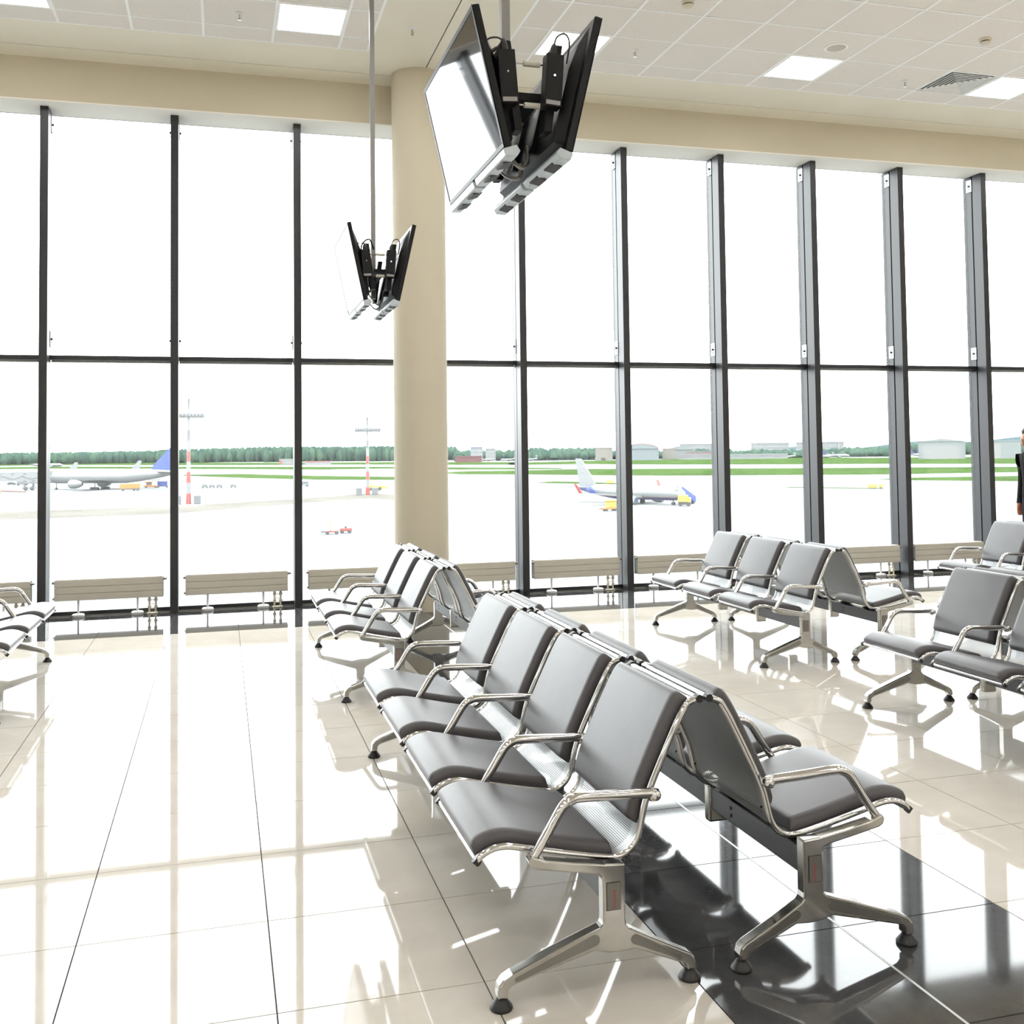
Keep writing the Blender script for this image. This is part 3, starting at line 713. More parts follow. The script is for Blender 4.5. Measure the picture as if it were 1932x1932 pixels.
# ================================================================== PERSON at the right edge, looking left along the windows
def person():
    M_skin = mat('skin', lin((176, 116, 88)), .5); M_jack = mat('black_jacket', (.014, .012, .013), .85, spec=.1); M_trou = mat('dark_trousers', (.02, .021, .027), .85, spec=.1); M_hair = mat('dark_hair', (.02, .014, .012), .6)
    t = empty('person', (9.05, 9.90, 0), PI, 'person in a black jacket standing at the windows, cut by the right edge', 'person')
    # local: faces +x
    V = {}; 
    pts = [('pel', (0, 0, .94), .125), ('bel', (.01, 0, 1.08), .118), ('che', (.015, 0, 1.27), .128), ('shc', (.005, 0, 1.41), .098), ('nek', (.035, 0, 1.49), .055), ('hed0', (.072, 0, 1.555), .068), ('hed1', (.068, 0, 1.645), .085), ('hed2', (.056, 0, 1.70), .066)]
    for s, n in ((1, 'l'), (-1, 'r')):
        pts += [('sh' + n, (-.01, s * .165, 1.40), .070), ('el' + n, (-.02, s * .205, 1.13), .052), ('wr' + n, (.03, s * .20, .89), .037), ('ha' + n, (.04, s * .20, .82), .036),
                ('hp' + n, (0, s * .085, .88), .092), ('kn' + n, (.01, s * .10, .49), .060), ('an' + n, (-.02, s * .105, .10), .045), ('to' + n, (.12, s * .12, .04), .038)]
        for q in range(4): pts += [('f%d' % q + n, (.075, s * (.205 + (q - 1.5) * .0), .78), .01)]
    idx = {p[0]: i for i, p in enumerate(pts)}
    ed = [('pel', 'bel'), ('bel', 'che'), ('che', 'shc'), ('shc', 'nek'), ('nek', 'hed0'), ('hed0', 'hed1'), ('hed1', 'hed2')]
    for n in 'lr': ed += [('shc', 'sh' + n), ('sh' + n, 'el' + n), ('el' + n, 'wr' + n), ('wr' + n, 'ha' + n), ('pel', 'hp' + n), ('hp' + n, 'kn' + n), ('kn' + n, 'an' + n), ('an' + n, 'to' + n)]
    keep = [p for p in pts if not p[0].startswith('f')]
    # fingers: four chains and a thumb from each hand
    for s, n in ((1, 'l'), (-1, 'r')):
        hb = Vector((.04, s * .20, .82))
        for q in range(4):
            a = hb + Vector((.024 - q * .016, 0, -.03)); b = a + Vector((.006, -s * .006, -.034)); c = b + Vector((-.002, -s * .012, -.026 - .004 * (q in (1, 2))))
            for w_, (pp, r_) in enumerate(((a, .011), (b, .009), (c, .0075))): keep.append(('f%d%d%s' % (q, w_, n), tuple(pp), r_))
            ed += [('ha' + n, 'f%d0%s' % (q, n)), ('f%d0%s' % (q, n), 'f%d1%s' % (q, n)), ('f%d1%s' % (q, n), 'f%d2%s' % (q, n))]
        a = hb + Vector((.034, -s * .012, .01)); b = a + Vector((.012, -s * .008, -.035))
        keep += [('t0' + n, tuple(a), .011), ('t1' + n, tuple(b), .009)]; ed += [('ha' + n, 't0' + n), ('t0' + n, 't1' + n)]
    idx = {p[0]: i for i, p in enumerate(keep)}
    me = bpy.data.meshes.new('body'); me.from_pydata([p[1] for p in keep], [(idx[a], idx[b]) for a, b in ed], []); me.update()
    o = bpy.data.objects.new('tmp_body', me); COL.objects.link(o)
    md = o.modifiers.new('skin', 'SKIN'); md.use_smooth_shade = True
    sv = me.skin_vertices[0].data
    for i, p in enumerate(keep): sv[i].radius = (p[2], p[2]); sv[i].use_root = (p[0] == 'pel')
    sb = o.modifiers.new('sub', 'SUBSURF'); sb.levels = 2; sb.render_levels = 2
    bpy.context.view_layer.update()
    bm_ = bpy.data.meshes.new_from_object(o.evaluated_get(bpy.context.evaluated_depsgraph_get()))
    bpy.data.objects.remove(o); bm_.name = 'body'
    for m_ in (M_trou, M_jack, M_skin, mat('black_shoe', (.015, .014, .014), .4)): bm_.materials.append(m_)
    # face: pull out nose, chin and brow on the front of the head
    for v in bm_.vertices:
        if v.co.z > 1.50 and v.co.x > .088:
            k = max(0, 1 - abs(v.co.y) / .022)
            v.co.x += .030 * k * math.exp(-((v.co.z - 1.585) / .020) ** 2) + .014 * math.exp(-((v.co.z - 1.525) / .016) ** 2) * max(0, 1 - abs(v.co.y) / .05) + .008 * math.exp(-((v.co.z - 1.630) / .015) ** 2)
            v.co.x += .010 * k * math.exp(-((v.co.z - 1.553) / .010) ** 2)
    for p in bm_.polygons:
        z = p.center.z; x = p.center.x; y = abs(p.center.y)
        p.material_index = 3 if z < .09 else (0 if z < .93 and y < .19 else (1 if z < 1.475 and not (y > .17 and z < .87) else 2))
        if y > .17 and z < .87: p.material_index = 2
        p.use_smooth = True
    ob('body', bm_, t)
    hr = MB()
    rows = []
    for a in range(0, 9):
        th = PI * .5 * a / 8 * 1.25
        rows.append([(.0 + .094 * math.sin(th) * math.cos(ph) + .052 + (-.012 if math.cos(ph) > .3 and a > 5 else 0), .086 * math.sin(th) * math.sin(ph), 1.672 + .092 * math.cos(th) * (1 if True else 0) + (.028 if math.cos(ph) > .35 and a > 5 else 0)) for ph in [2 * PI * k / 20 for k in range(21)]])
    hr.grid(rows); hr.build('hair', M_hair, t, True, 70)
    for s in (-1, 1):
        MB().lathe([(.003, -.006), (.012, -.004), (.016, .002), (.010, .008)], (.058, s * .083, 1.60), 10, 'y').build('ear', M_skin, t, True)
        MB().lathe([(.004, -.008), (.010, -.003), (.010, .003), (.004, .008)], (.140, s * .030, 1.607), 10, 'y').build('eye', mat('eye_white', (.6, .58, .55), .2), t, True)
    MB().tube([(.152, -.022, 1.548), (.158, 0, 1.550), (.152, .022, 1.548)], .006, 6).build('mouth', mat('lips', lin((150, 80, 70)), .5), t, True)
person()

# ================================================================== THE AIRFIELD OUTSIDE (ground level far below the hall floor)
ZG = EYE - 15.0
M_apron = mat('pale_concrete', (.150, .156, .158), .8, spec=0, noise=.05, nscale=.02)
M_grass = mat('mown_grass', (.030, .056, .0125), .9, spec=0, noise=.22, nscale=.03)
M_dry = mat('dry_worn_verge', (.108, .101, .090), .9, spec=0, noise=.15, nscale=.05)
apron = MB().box(-3500, 4500, 12.5, 5200, ZG - 1, ZG).build('apron', M_apron)
tag(apron, 'pale concrete apron and runways of the airfield outside', 'apron', kind='structure')
def verge(label, poly, m=M_grass, z=.05):
    o = MB().prism(poly, ZG, ZG + z, 'z').build('grass_verge', m); tag(o, label, 'grass', kind='structure'); return o
verge('farthest green grass strip below the left treeline', [(-883, 2069), (-379, 2015), (-294, 2028), (24, 1520), (127, 1429), (207, 1294), (266, 1163), (320, 1107), (389, 1345), (334, 1460), (259, 1618), (153, 1718), (30, 1963), (-395, 2724), (-518, 2752), (-1178, 2759)])
verge('farthest green grass strip before the hangars', [(303, 1089), (380, 1064), (404, 1002), (422, 936), (500, 832), (552, 795), (615, 683), (686, 502), (1130, 827), (990, 1099), (840, 1211), (879, 1462), (646, 1431), (569, 1410), (487, 1366), (356, 1281)])
verge('second grass strip on the left half of the airfield', [(-589, 1380), (-272, 1445), (-208, 1432), (17, 1104), (87, 981), (156, 971), (195, 852), (236, 818), (265, 792), (279, 835), (259, 895), (221, 967), (173, 1079), (104, 1174), (20, 1293), (-247, 1701), (-324, 1720), (-707, 1656)])
verge('thin nearest grass strip behind the striped masts', [(-27, 800), (11, 690), (54, 603), (91, 566), (107, 560), (115, 599), (102, 634), (62, 702), (13, 820), (-28, 830)])
verge('broad grass strip behind the parked narrow jet', [(152, 714), (154, 672), (185, 641), (211, 591), (245, 542), (305, 508), (337, 486), (428, 475), (517, 378), (638, 466), (527, 585), (447, 645), (403, 671), (331, 733), (279, 782), (221, 763), (177, 771), (158, 743)])
verge('nearest grass strip at the right edge', [(291, 413), (294, 392), (319, 354), (379, 277), (484, 354), (374, 415), (318, 424), (292, 415)])
verge('small grass island behind the white tail fin', [(142, 465), (152, 445), (166, 424), (172, 432), (166, 460), (156, 480)])
verge('small grass island between two right uprights', [(205, 349), (215, 335), (226, 318), (229, 322), (220, 338), (210, 352)])
verge('dry brown verge at the foot of the striped masts', [(-72, 265), (-52, 274), (-13, 279), (5, 300), (22, 319), (47, 342), (52, 321), (71, 333), (76, 357), (59, 364), (53, 386), (24, 349), (5, 335), (-15, 316), (-59, 313), (-81, 299)], M_dry, .03)

# --- woods: nobody could count these crowns
def leaf_mat(name, c0, c1, sc):
    m = bpy.data.materials.new(name); m.use_nodes = True; nt = m.node_tree; b = nt.nodes['Principled BSDF']; b.inputs['Roughness'].default_value = .9; b.inputs['Specular IOR Level'].default_value = 0
    g = nt.nodes.new('ShaderNodeNewGeometry'); n = nt.nodes.new('ShaderNodeTexNoise'); n.inputs['Scale'].default_value = sc; n.inputs['Detail'].default_value = 5
    nt.links.new(g.outputs['Position'], n.inputs['Vector'])
    r = nt.nodes.new('ShaderNodeValToRGB'); r.color_ramp.elements[0].position = .35; r.color_ramp.elements[1].position = .65
    r.color_ramp.elements[0].color = (*c0, 1); r.color_ramp.elements[1].color = (*c1, 1)
    nt.links.new(n.outputs['Fac'], r.inputs[0]); nt.links.new(r.outputs[0], b.inputs['Base Color']); return m
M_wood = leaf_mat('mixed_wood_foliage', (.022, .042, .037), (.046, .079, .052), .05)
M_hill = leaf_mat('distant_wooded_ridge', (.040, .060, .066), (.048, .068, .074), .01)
def crown(g, c, r, hgt, seg=6):
    conif = random.random() < .3
    pr = [(.02, 0), (r * .9, hgt * .25), (r * .55, hgt * .6), (.05, hgt)] if conif else [(r * .5, 0), (r, hgt * .35), (r * .95, hgt * .6), (r * .55, hgt * .88), (.1, hgt)]
    a0 = random.random() * 6; o = len(g.v)
    for (rr_, z) in pr:
        for k in range(seg):
            a = a0 + 2 * PI * k / seg; q = rr_ * random.uniform(.85, 1.15); g.v.append((c[0] + q * math.cos(a), c[1] + q * math.sin(a), c[2] + z))
    n = len(pr)
    for i in range(n - 1):
        for k in range(seg): g.f.append((o + i * seg + k, o + i * seg + (k + 1) % seg, o + (i + 1) * seg + (k + 1) % seg, o + (i + 1) * seg + k))
def wood(name, label, spans, m):
    g = MB()
    for (u0, u1, d0, d1, h0, h1, n) in spans:
        for k in range(n):
            t = random.random(); d = d0 + (d1 - d0) * random.random()
            a0 = math.atan2(u0[1], u0[0]); a1 = math.atan2(u1[1], u1[0]); a = a0 + (a1 - a0) * t
            hh = (h0 + (h1 - h0) * t) * random.uniform(.72, 1.05)
            hh += (d - d0) / max(1, d1 - d0) * 3
            crown(g, (d * math.cos(a), d * math.sin(a), ZG), random.uniform(5, 9), hh)
    me = g.mesh(name, m, True, 70); o = ob(name, me); tag(o, label, 'trees', kind='stuff'); return o
U = {-300: (-0.2977, 0.9546), 0: (-0.1851, 0.9827), 100: (-0.1435, 0.9896), 300: (-0.055, 0.9985), 500: (0.0396, 0.9992), 700: (0.1382, 0.9904), 860: (0.2182, 0.9759), 1000: (0.2876, 0.9578), 1150: (0.36, 0.933), 1380: (0.4646, 0.8855), 1500: (0.5151, 0.8571), 1560: (0.5392, 0.8422), 1700: (0.5921, 0.8059), 1932: (0.6693, 0.743), 2300: (0.7662, 0.6426)}
wood('wood', 'long green treeline on the left half of the horizon', [(U[-300], U[100], 2300, 2900, 24, 25, 900), (U[100], U[300], 2250, 2700, 24, 25, 500), (U[300], U[500], 2100, 2500, 26, 30, 600), (U[500], U[700], 1950, 2300, 29, 27, 650), (U[700], U[860], 1850, 2100, 27, 24, 420)], M_wood)
wood('wood', 'green trees behind the small jets, right of the column', [(U[860], U[1000], 1650, 1800, 16, 15, 230), (U[1000], U[1150], 1600, 1750, 18, 17, 260)], M_wood)
wood('wood', 'trees below the leftmost white apartment block', [(U[1150], U[1380], 1640, 1700, 13, 13, 130)], M_wood)
wood('wood', 'trees below the middle and right white apartment blocks', [(U[1380], U[1560], 1590, 1650, 11, 11, 150)], M_wood)
wood('wood', 'trees below the wooded ridge, left of the large hangar', [(U[1560], U[1700], 1650, 1900, 13, 13, 200)], M_wood)
wood('wood', 'trees behind the hangars at the right edge', [(U[1700], U[2300], 1800, 2200, 20, 20, 420)], M_wood)
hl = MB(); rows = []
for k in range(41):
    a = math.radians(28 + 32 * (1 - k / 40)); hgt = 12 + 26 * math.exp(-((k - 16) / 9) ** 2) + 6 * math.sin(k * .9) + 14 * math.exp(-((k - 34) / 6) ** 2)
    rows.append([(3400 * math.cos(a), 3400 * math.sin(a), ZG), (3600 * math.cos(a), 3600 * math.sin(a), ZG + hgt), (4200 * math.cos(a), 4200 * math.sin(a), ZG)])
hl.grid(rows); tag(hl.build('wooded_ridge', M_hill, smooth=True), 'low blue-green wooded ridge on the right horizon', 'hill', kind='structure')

# --- aircraft
M_pw = mat('white_aircraft_paint', (0.1298, 0.1346, 0.1370), .25)
M_blue = mat('blue_tail_paint', (.022, .045, .185), .3)
M_navy = mat('navy_paint', (.016, .018, .075), .35)
M_redp = mat('red_paint', (.20, .032, .024), .35)
M_tyre = mat('tyre_rubber', (.03, .03, .035), .7)
M_dkgl = mat('dark_window_glass', (.04, .06, .09), .15)
M_grey = mat('light_grey_metal', (0.0817, 0.0865, 0.0914), .4)
def fuselage_mat(name, tail_x, belly, tailcol, L, zc, R):
    m = bpy.data.materials.new(name); m.use_nodes = True; nt = m.node_tree; b = nt.nodes['Principled BSDF']; b.inputs['Roughness'].default_value = .25
    tc = nt.nodes.new('ShaderNodeTexCoord'); sx = nt.nodes.new('ShaderNodeSeparateXYZ'); nt.links.new(tc.outputs['Object'], sx.inputs[0])
    def mth(op, a, bv):
        n = nt.nodes.new('ShaderNodeMath'); n.operation = op
        for i, v in enumerate((a, bv)):
            if isinstance(v, (int, float)): n.inputs[i].default_value = v
            else: nt.links.new(v, n.inputs[i])
        return n.outputs[0]
    def mix(f, a, c):
        n = nt.nodes.new('ShaderNodeMix'); n.data_type = 'RGBA'; nt.links.new(f, n.inputs[0])
        if isinstance(a, tuple): n.inputs[6].default_value = (*a, 1)
        else: nt.links.new(a, n.inputs[6])
        n.inputs[7].default_value = (*c, 1); return n.outputs[2]
    x, z = sx.outputs[0], sx.outputs[2]
    base = (.130, .135, .137)
    win = mth('MULTIPLY', mth('LESS_THAN', mth('ABSOLUTE', mth('SUBTRACT', z, zc + R * .22), 0), .16), mth('LESS_THAN', mth('FRACT', mth('DIVIDE', x, 1.02), 0), .36))
    win = mth('MULTIPLY', win, mth('MULTIPLY', mth('LESS_THAN', x, -L * .13), mth('GREATER_THAN', x, -L * .78)))
    c = mix(win, base, (.075, .085, .10))
    cock = mth('MULTIPLY', mth('GREATER_THAN', x, -L * .062), mth('MULTIPLY', mth('GREATER_THAN', z, zc + R * .28), mth('LESS_THAN', x, -L * .035)))
    c = mix(cock, c, (.05, .06, .075))
    if belly:
        c = mix(mth('LESS_THAN', z, zc - R * .62), c, belly)
        c = mix(mth('MULTIPLY', mth('LESS_THAN', z, zc - R * .55), mth('GREATER_THAN', z, zc - R * .63)), c, (.14, .04, .06))
    if tailcol:
        c = mix(mth('LESS_THAN', mth('ADD', x, mth('MULTIPLY', mth('SUBTRACT', z, zc), 1.2)), tail_x), c, tailcol)
    nt.links.new(c, b.inputs['Base Color']); return m
def airplane(label, loc, rz, L, R, zc, finh, span, fin_m, wing_x, eng_r, eng_l, fus_m=None, winglet=None, detail=True, tail_z=None, eng_tail=False):
    t = empty('airliner', (loc[0], loc[1], ZG), rz, label, 'airplane', 'aircraft parked on the airfield')
    pr = [(.05, 0), (R * .35, -L * .008), (R * .62, -L * .028), (R * .86, -L * .06), (R, -L * .11), (R, -L * .62), (R * .9, -L * .72), (R * .62, -L * .86), (R * .28, -L * .97), (R * .1, -L)]
    f = MB(); vs = []; seg = 20 if detail else 12
    for r, x in pr:
        up = R * .55 * max(0, (-x / L - .62) / .38) - R * .12 * max(0, 1 + x / (L * .1))
        for k in range(seg):
            a = 2 * PI * k / seg; vs.append((x, r * math.cos(a), zc + up + r * math.sin(a)))
    n = len(pr)
    f.add(vs, [(i * seg + k, i * seg + (k + 1) % seg, (i + 1) * seg + (k + 1) % seg, (i + 1) * seg + k) for i in range(n - 1) for k in range(seg)])
    f.build('fuselage', fus_m or M_pw, t, True, 60)
    up = zc + R * .55
    zf = zc + R * 1.25
    c0 = L * .16
    fin = [(-L * .80, up + R * .2), (-L * .80 - c0 * .12, zf + (finh - zf) * .12), (-L * .945, finh), (-L * .995, finh), (-L * .955, up + R * .1)]
    MB().prism(fin, -.22, .22).build('tail_fin', fin_m, t)
    tz = up if tail_z is None else tail_z
    for s in (1, -1):
        st = MB(); y0, y1 = s * R * .3, s * span * .19
        st.hexa([(-L * .86, y0, tz - .15), (-L * .95, y0, tz - .15), (-L * .985, y1, tz + .4), (-L * .945, y1, tz + .4), (-L * .86, y0, tz + .15), (-L * .95, y0, tz + .15), (-L * .985, y1, tz + .5), (-L * .945, y1, tz + .5)])
        st.build('stabilizer', M_pw, t)
        w = MB(); zr = zc - R * .55; hs = span / 2; x0 = wing_x
        w.hexa([(x0, s * R * .6, zr - .35), (x0 - L * .17, s * R * .6, zr - .2), (x0 - L * .235, s * hs, zr + 1.35), (x0 - L * .20, s * hs, zr + 1.35),
                (x0, s * R * .6, zr + .35), (x0 - L * .17, s * R * .6, zr + .05), (x0 - L * .235, s * hs, zr + 1.5), (x0 - L * .20, s * hs, zr + 1.5)])
        wo = w.build('wing', M_pw, t)
        if winglet:
            MB().hexa([(x0 - L * .20, s * hs, zr + 1.35), (x0 - L * .235, s * hs, zr + 1.35), (x0 - L * .235, s * (hs - .12), zr + 1.4), (x0 - L * .20, s * (hs - .12), zr + 1.4),
                       (x0 - L * .245, s * (hs + .6), zr + 3.9), (x0 - L * .265, s * (hs + .6), zr + 3.9), (x0 - L * .265, s * (hs + .5), zr + 3.9), (x0 - L * .245, s * (hs + .5), zr + 3.9)]).build('winglet', winglet, wo)
        if eng_tail:
            ex, ey, ez = -L * .78, s * R * 1.55, zc + R * .35
        else:
            ex, ey, ez = x0 + L * .03, s * span * .165, zr - eng_r * .75
        en = MB(); en.lathe([(eng_r * .82, 0), (eng_r, -eng_l * .12), (eng_r, -eng_l * .45), (eng_r * .7, -eng_l * .8), (eng_r * .35, -eng_l)], (ex, ey, ez), 18, 'x')
        e = en.build('engine', M_pw, t, True, 50)
        MB().lathe([(eng_r * .80, 0.02), (eng_r * .25, -.1)], (ex, ey, ez), 16, 'x').build('intake', M_dkgl, e)
        if not eng_tail: MB().box(ex - eng_l * .7, ex - eng_l * .1, ey - .2, ey + .2, ez, zr + .5).build('pylon', M_pw, e)
        g = MB()
        bx = wing_x - L * .085
        for dx in ((0, 1.3) if L < 50 else (-1.5, 0, 1.5)):
            for dy in (-.35, .35): g.lathe([(.55 if L < 50 else .65, -.18), (.55 if L < 50 else .65, .18)], (bx + (dx if L >= 50 else 0), s * R * 1.25 + dy, .6), 12, 'y')
        gg = MB(); gg.tube([(bx, s * R * 1.25, .5), (bx, s * R * 1.1, zr)], .2, 6); gs = gg.build('gear_strut', M_grey, t)
        g.build('wheel', M_tyre, gs)
    g = MB(); g.tube([(-L * .10, 0, .5), (-L * .10, 0, zc - R * .8)], .17, 6); gs = g.build('gear_strut', M_grey, t)
    g = MB()
    for dy in (-.3, .3): g.lathe([(.45, -.13), (.45, .13)], (-L * .10, dy, .45), 12, 'y')
    g.build('wheel', M_tyre, gs)
    return t
# wide-body on the left stand
th = math.radians(150)
m0 = Vector((-50.1, 498.3)); f_ = Vector((math.cos(th), math.sin(th))); ns = m0 + f_ * 33
M_fus1 = fuselage_mat('white_fuselage_paint', -999, None, None, 70, 5.9, 3.1)
airplane('large white airliner with a tall blue tail fin, left of the second upright', ns, th, 70, 3.1, 5.9, 18.8, 62, M_blue, -24, 1.95, 6.5, M_fus1)
# narrow-body in the middle
th2 = math.radians(-62)
ng = Vector((116.9, 256.3)); f2 = Vector((math.cos(th2), math.sin(th2))); ns2 = ng + f2 * 4
M_fus2 = fuselage_mat('white_and_blue_fuselage_paint', -30.5, (.026, .026, .085), (.036, .055, .22), 39.5, 3.15, 1.95)
p2 = airplane('white narrow jet with blue tail cone and red winglets, parked in the middle', ns2, th2, 39.5, 1.95, 3.15, 12.6, 34.5, M_pw, -13.2, 1.05, 4.0, M_fus2, M_redp)
em = MB()
for k in range(3):
    pth = [(-33.2 + .42 * math.cos(a), -1.66 + .05 * k, 5.0 - k * .75 + .3 * math.sin(a)) for a in [2 * PI * q / 10 for q in range(11)]]
    em.tube(pth, .07, 5)
em.build('emblem', M_pw, p2)
# further aircraft
airplane('white airliner tail nearest the left end, behind the wide-body nose', (-118, 668), math.radians(168), 37, 1.95, 3.2, 11.6, 34, M_pw, -12.5, 1.0, 3.8, detail=False)
airplane('white airliner tail showing above the wide-body wing', (-84, 690), math.radians(168), 37, 1.95, 3.2, 12.0, 34, M_pw, -12.5, 1.0, 3.8, detail=False)
airplane('small far airliner on the runway above the wide-body nose', (-213, 1556), math.radians(5), 42, 2.2, 3.6, 5.0, 30, M_pw, -14, 1.0, 3.8, detail=False)
for k, (lb, p, rz, fm) in enumerate((('small private jet by the dark red shed, leftmost of three', (383, 1540), 3.3, M_pw), ('small private jet by the dark red shed, middle of three', (404, 1500), 3.3, M_pw),
        ('small private jet by the dark red shed, rightmost of three', (432, 1480), 3.3, M_pw), ('small white jet before the trees, above the narrow jet tail', (545, 1475), 3.2, M_grey),
        ('white jet with T-tail before the white blocks, left of two', (770, 1320), 3.2, M_pw), ('white jet with T-tail before the white blocks, right of two', (800, 1270), 3.2, M_pw))):
    airplane(lb, p, rz, 26, 1.3, 2.4, 8.2, 22, fm, -11, .7, 2.6, detail=False, tail_z=7.6, eng_tail=True)
for lb, p in (('far airliner with blue tail, left of the two under the wooded ridge', (849, 1270)), ('far airliner with blue tail, right of the two under the wooded ridge', (944, 1190)), ('far airliner with blue tail in front of the rightmost hangar', (1035, 1110)), ('far airliner with blue tail beside the pale arched hangar', (925, 1180))):
    airplane(lb, p, math.radians(-35), 37, 1.95, 3.2, 11.8, 34, M_navy, -12.5, 1.0, 3.8, detail=False)

# --- jet bridge
t = empty('jet_bridge', (-85.3, 505, ZG), 0, 'white covered passenger bridge reaching to the wide-body, left edge', 'jet bridge')
MB().hexa([(-40, -8, 5.2), (16, 6, 3.6), (16, 9.5, 3.6), (-40, -4.5, 5.2), (-40, -8, 8.0), (16, 6, 8.6), (16, 9.5, 8.6), (-40, -4.5, 8.0)]).build('tunnel', M_pw, t)
MB().hexa([(-60, -12, 7.6), (-22, -3, 7.6), (-22, 4, 7.6), (-60, -6, 7.6), (-60, -12, 9.3), (-22, -3, 9.3), (-22, 4, 9.3), (-60, -6, 9.3)]).build('roof_section', M_grey, t)
wv = []
for k in range(61):
    x = -38 + 52 * k / 60; wv.append((x, -8.2 + (x + 40) / 56 * 14, 6.7 - abs(math.sin(k / 60 * PI * 7)) * 1.5))
MB().tube(wv, .10, 5).build('hanging_cable', M_grey, t)
for k in range(9):
    x = -30 + k * 5; MB().box(x - .7, x + .7, -8.12 + (x + 40) / 56 * 14, -8.0 + (x + 40) / 56 * 14, 7.3, 7.7).build('window', M_dkgl, t)
lg = MB(); lg.tube([(0, 2, 4.6), (0, 2, 1.2)], .45, 8); lg.tube([(3.5, 3, 4.6), (3.5, 3, 1.2)], .45, 8); lg.box(-2.5, 6, 1.5, 3.8, 3.0, 3.8); lg.box(-1, 5, 1.8, 3.2, .9, 1.4)
lg.build('support_leg', M_grey, t)
for x in (.4, 3.1):
    MB().lathe([(.9, -.4), (.9, .4)], (x, 2.4, .9), 14, 'y').build('wheel', M_tyre, t)
MB().hexa([(14, 4, 3.2), (21, 7, 3.2), (20, 12, 3.2), (14, 10, 3.2), (14, 4, 9.0), (21, 7, 9.0), (20, 12, 9.0), (14, 10, 9.0)]).build('cab', M_grey, t)

# --- light masts
def mast(label, p, hgt):
    t = empty('light_mast', (p[0], p[1], ZG), 0, label, 'light mast', 'red and white floodlight masts')
    nb = 10
    for k in range(nb):
        z0 = hgt * .97 * k / nb; z1 = hgt * .97 * (k + 1) / nb; r0 = .75 - .45 * k / nb; r1 = .75 - .45 * (k + 1) / nb
        m = M_redp if k % 2 == 0 and k < 6 else (M_grey if k in (6, 9) else M_pw)
        MB().lathe([(r0, z0), (r1, z1)], seg=10).build('shaft_section', m, t, True)
    zp = hgt * .80
    MB().box(-4.6, 4.6, -.9, .9, zp - .4, zp).build('platform', M_grey, t)
    MB().box(-4.6, 4.6, -1.0, -.92, zp, zp + .9).build('railing', M_grey, t)
    for k in range(9):
        MB().hexa([(-4.3 + k * 1.05, -1.3, zp + .2), (-3.6 + k * 1.05, -1.3, zp + .2), (-3.6 + k * 1.05, -.6, zp + .4), (-4.3 + k * 1.05, -.6, zp + .4), (-4.3 + k * 1.05, -1.1, zp + 1.0), (-3.6 + k * 1.05, -1.1, zp + 1.0), (-3.6 + k * 1.05, -.5, zp + 1.1), (-4.3 + k * 1.05, -.5, zp + 1.1)]).build('floodlight', M_grey, t)
    for s in (-1, 1):
        MB().hexa([(s * .4, -1.2, hgt * .95), (s * 4.6, -1.2, hgt * .97), (s * 4.6, 1.4, hgt * .985), (s * .4, 1.4, hgt * .965), (s * .4, -1.2, hgt * .955), (s * 4.6, -1.2, hgt * .975), (s * 4.6, 1.4, hgt * .99), (s * .4, 1.4, hgt * .97)]).build('reflector_panel', M_grey, t)
    MB().tube([(-.9, 0, hgt), (.9, 0, hgt)], .12, 6).build('top_bar', M_grey, t); MB().tube([(0, 0, hgt * .96), (0, 0, hgt + .6)], .1, 6).build('tip', M_grey, t)
    for x in (-3.2, 2.6): MB().box(x - 1, x + 1, -1, 1, 0, 2.6).build('cabinet', M_grey, t, bevel=.1, bseg=1)
mast('tall red and white floodlight mast right of the second upright', (-9.7, 332.8), 33.5)
mast('slimmer red and white floodlight mast left of the column', (50.3, 369.4), 28.6)

# --- ground vehicles
def vehicle(name, label, cat, p, rz, parts, wheels, group='vehicles on the apron', wr=.45):
    t = empty(name, (p[0], p[1], ZG), rz, label, cat, group)
    for nm, c, bx in parts: MB().box(*bx).build(nm, c, t, bevel=.08, bseg=1)
    for (x, y) in wheels: MB().lathe([(wr * .4, -.17), (wr, -.15), (wr, .15), (wr * .4, .17)], (x, y, wr), 12, 'y').build('wheel', M_tyre, t)
    return t
M_or = mat('orange_paint', (.30, .105, .014), .4); M_yel = mat('yellow_paint', (.30, .20, .028), .4); M_bl2 = mat('blue_canvas', (.022, .045, .16), .5)
fourw = [(-2, -1), (-2, 1), (2, -1), (2, 1)]
vehicle('fuel_truck', 'orange tank truck under the wide-body tail', 'truck', (-37.7, 472.3), 0, [('chassis', M_grey, (-4, 4, -1, 1, .6, 1.0)), ('cab', M_or, (-4.2, -2.3, -1.1, 1.1, .9, 3.0)), ('tank', M_or, (-2.0, 4.0, -1.1, 1.1, 1.0, 3.1)), ('windscreen', M_dkgl, (-4.25, -4.18, -.9, .9, 1.8, 2.7))], [(-3, -1), (-3, 1), (1.5, -1), (1.5, 1), (3, -1), (3, 1)])
vehicle('belt_loader', 'orange and grey loader right of the tank truck', 'loader', (-31.5, 506.5), 0, [('base', M_or, (-3, 3, -1, 1, .5, 1.3)), ('lift_platform', M_or, (-3, 1, -1, 1, 2.6, 3.0)), ('scissor_frame', M_grey, (-2, .5, -.6, .6, 1.3, 2.6)), ('deck', M_grey, (-1, 4, -1, 1, 3.6, 3.9))], fourw)
vehicle('baggage_dolly', 'dolly with a blue canvas cover, right of the loader', 'dolly', (-26.5, 509), 0, [('frame', M_grey, (-6, 2.5, -1, 1, .5, .8)), ('canvas_box', M_bl2, (-2.2, 2.2, -1, 1, .8, 3.0))], fourw)
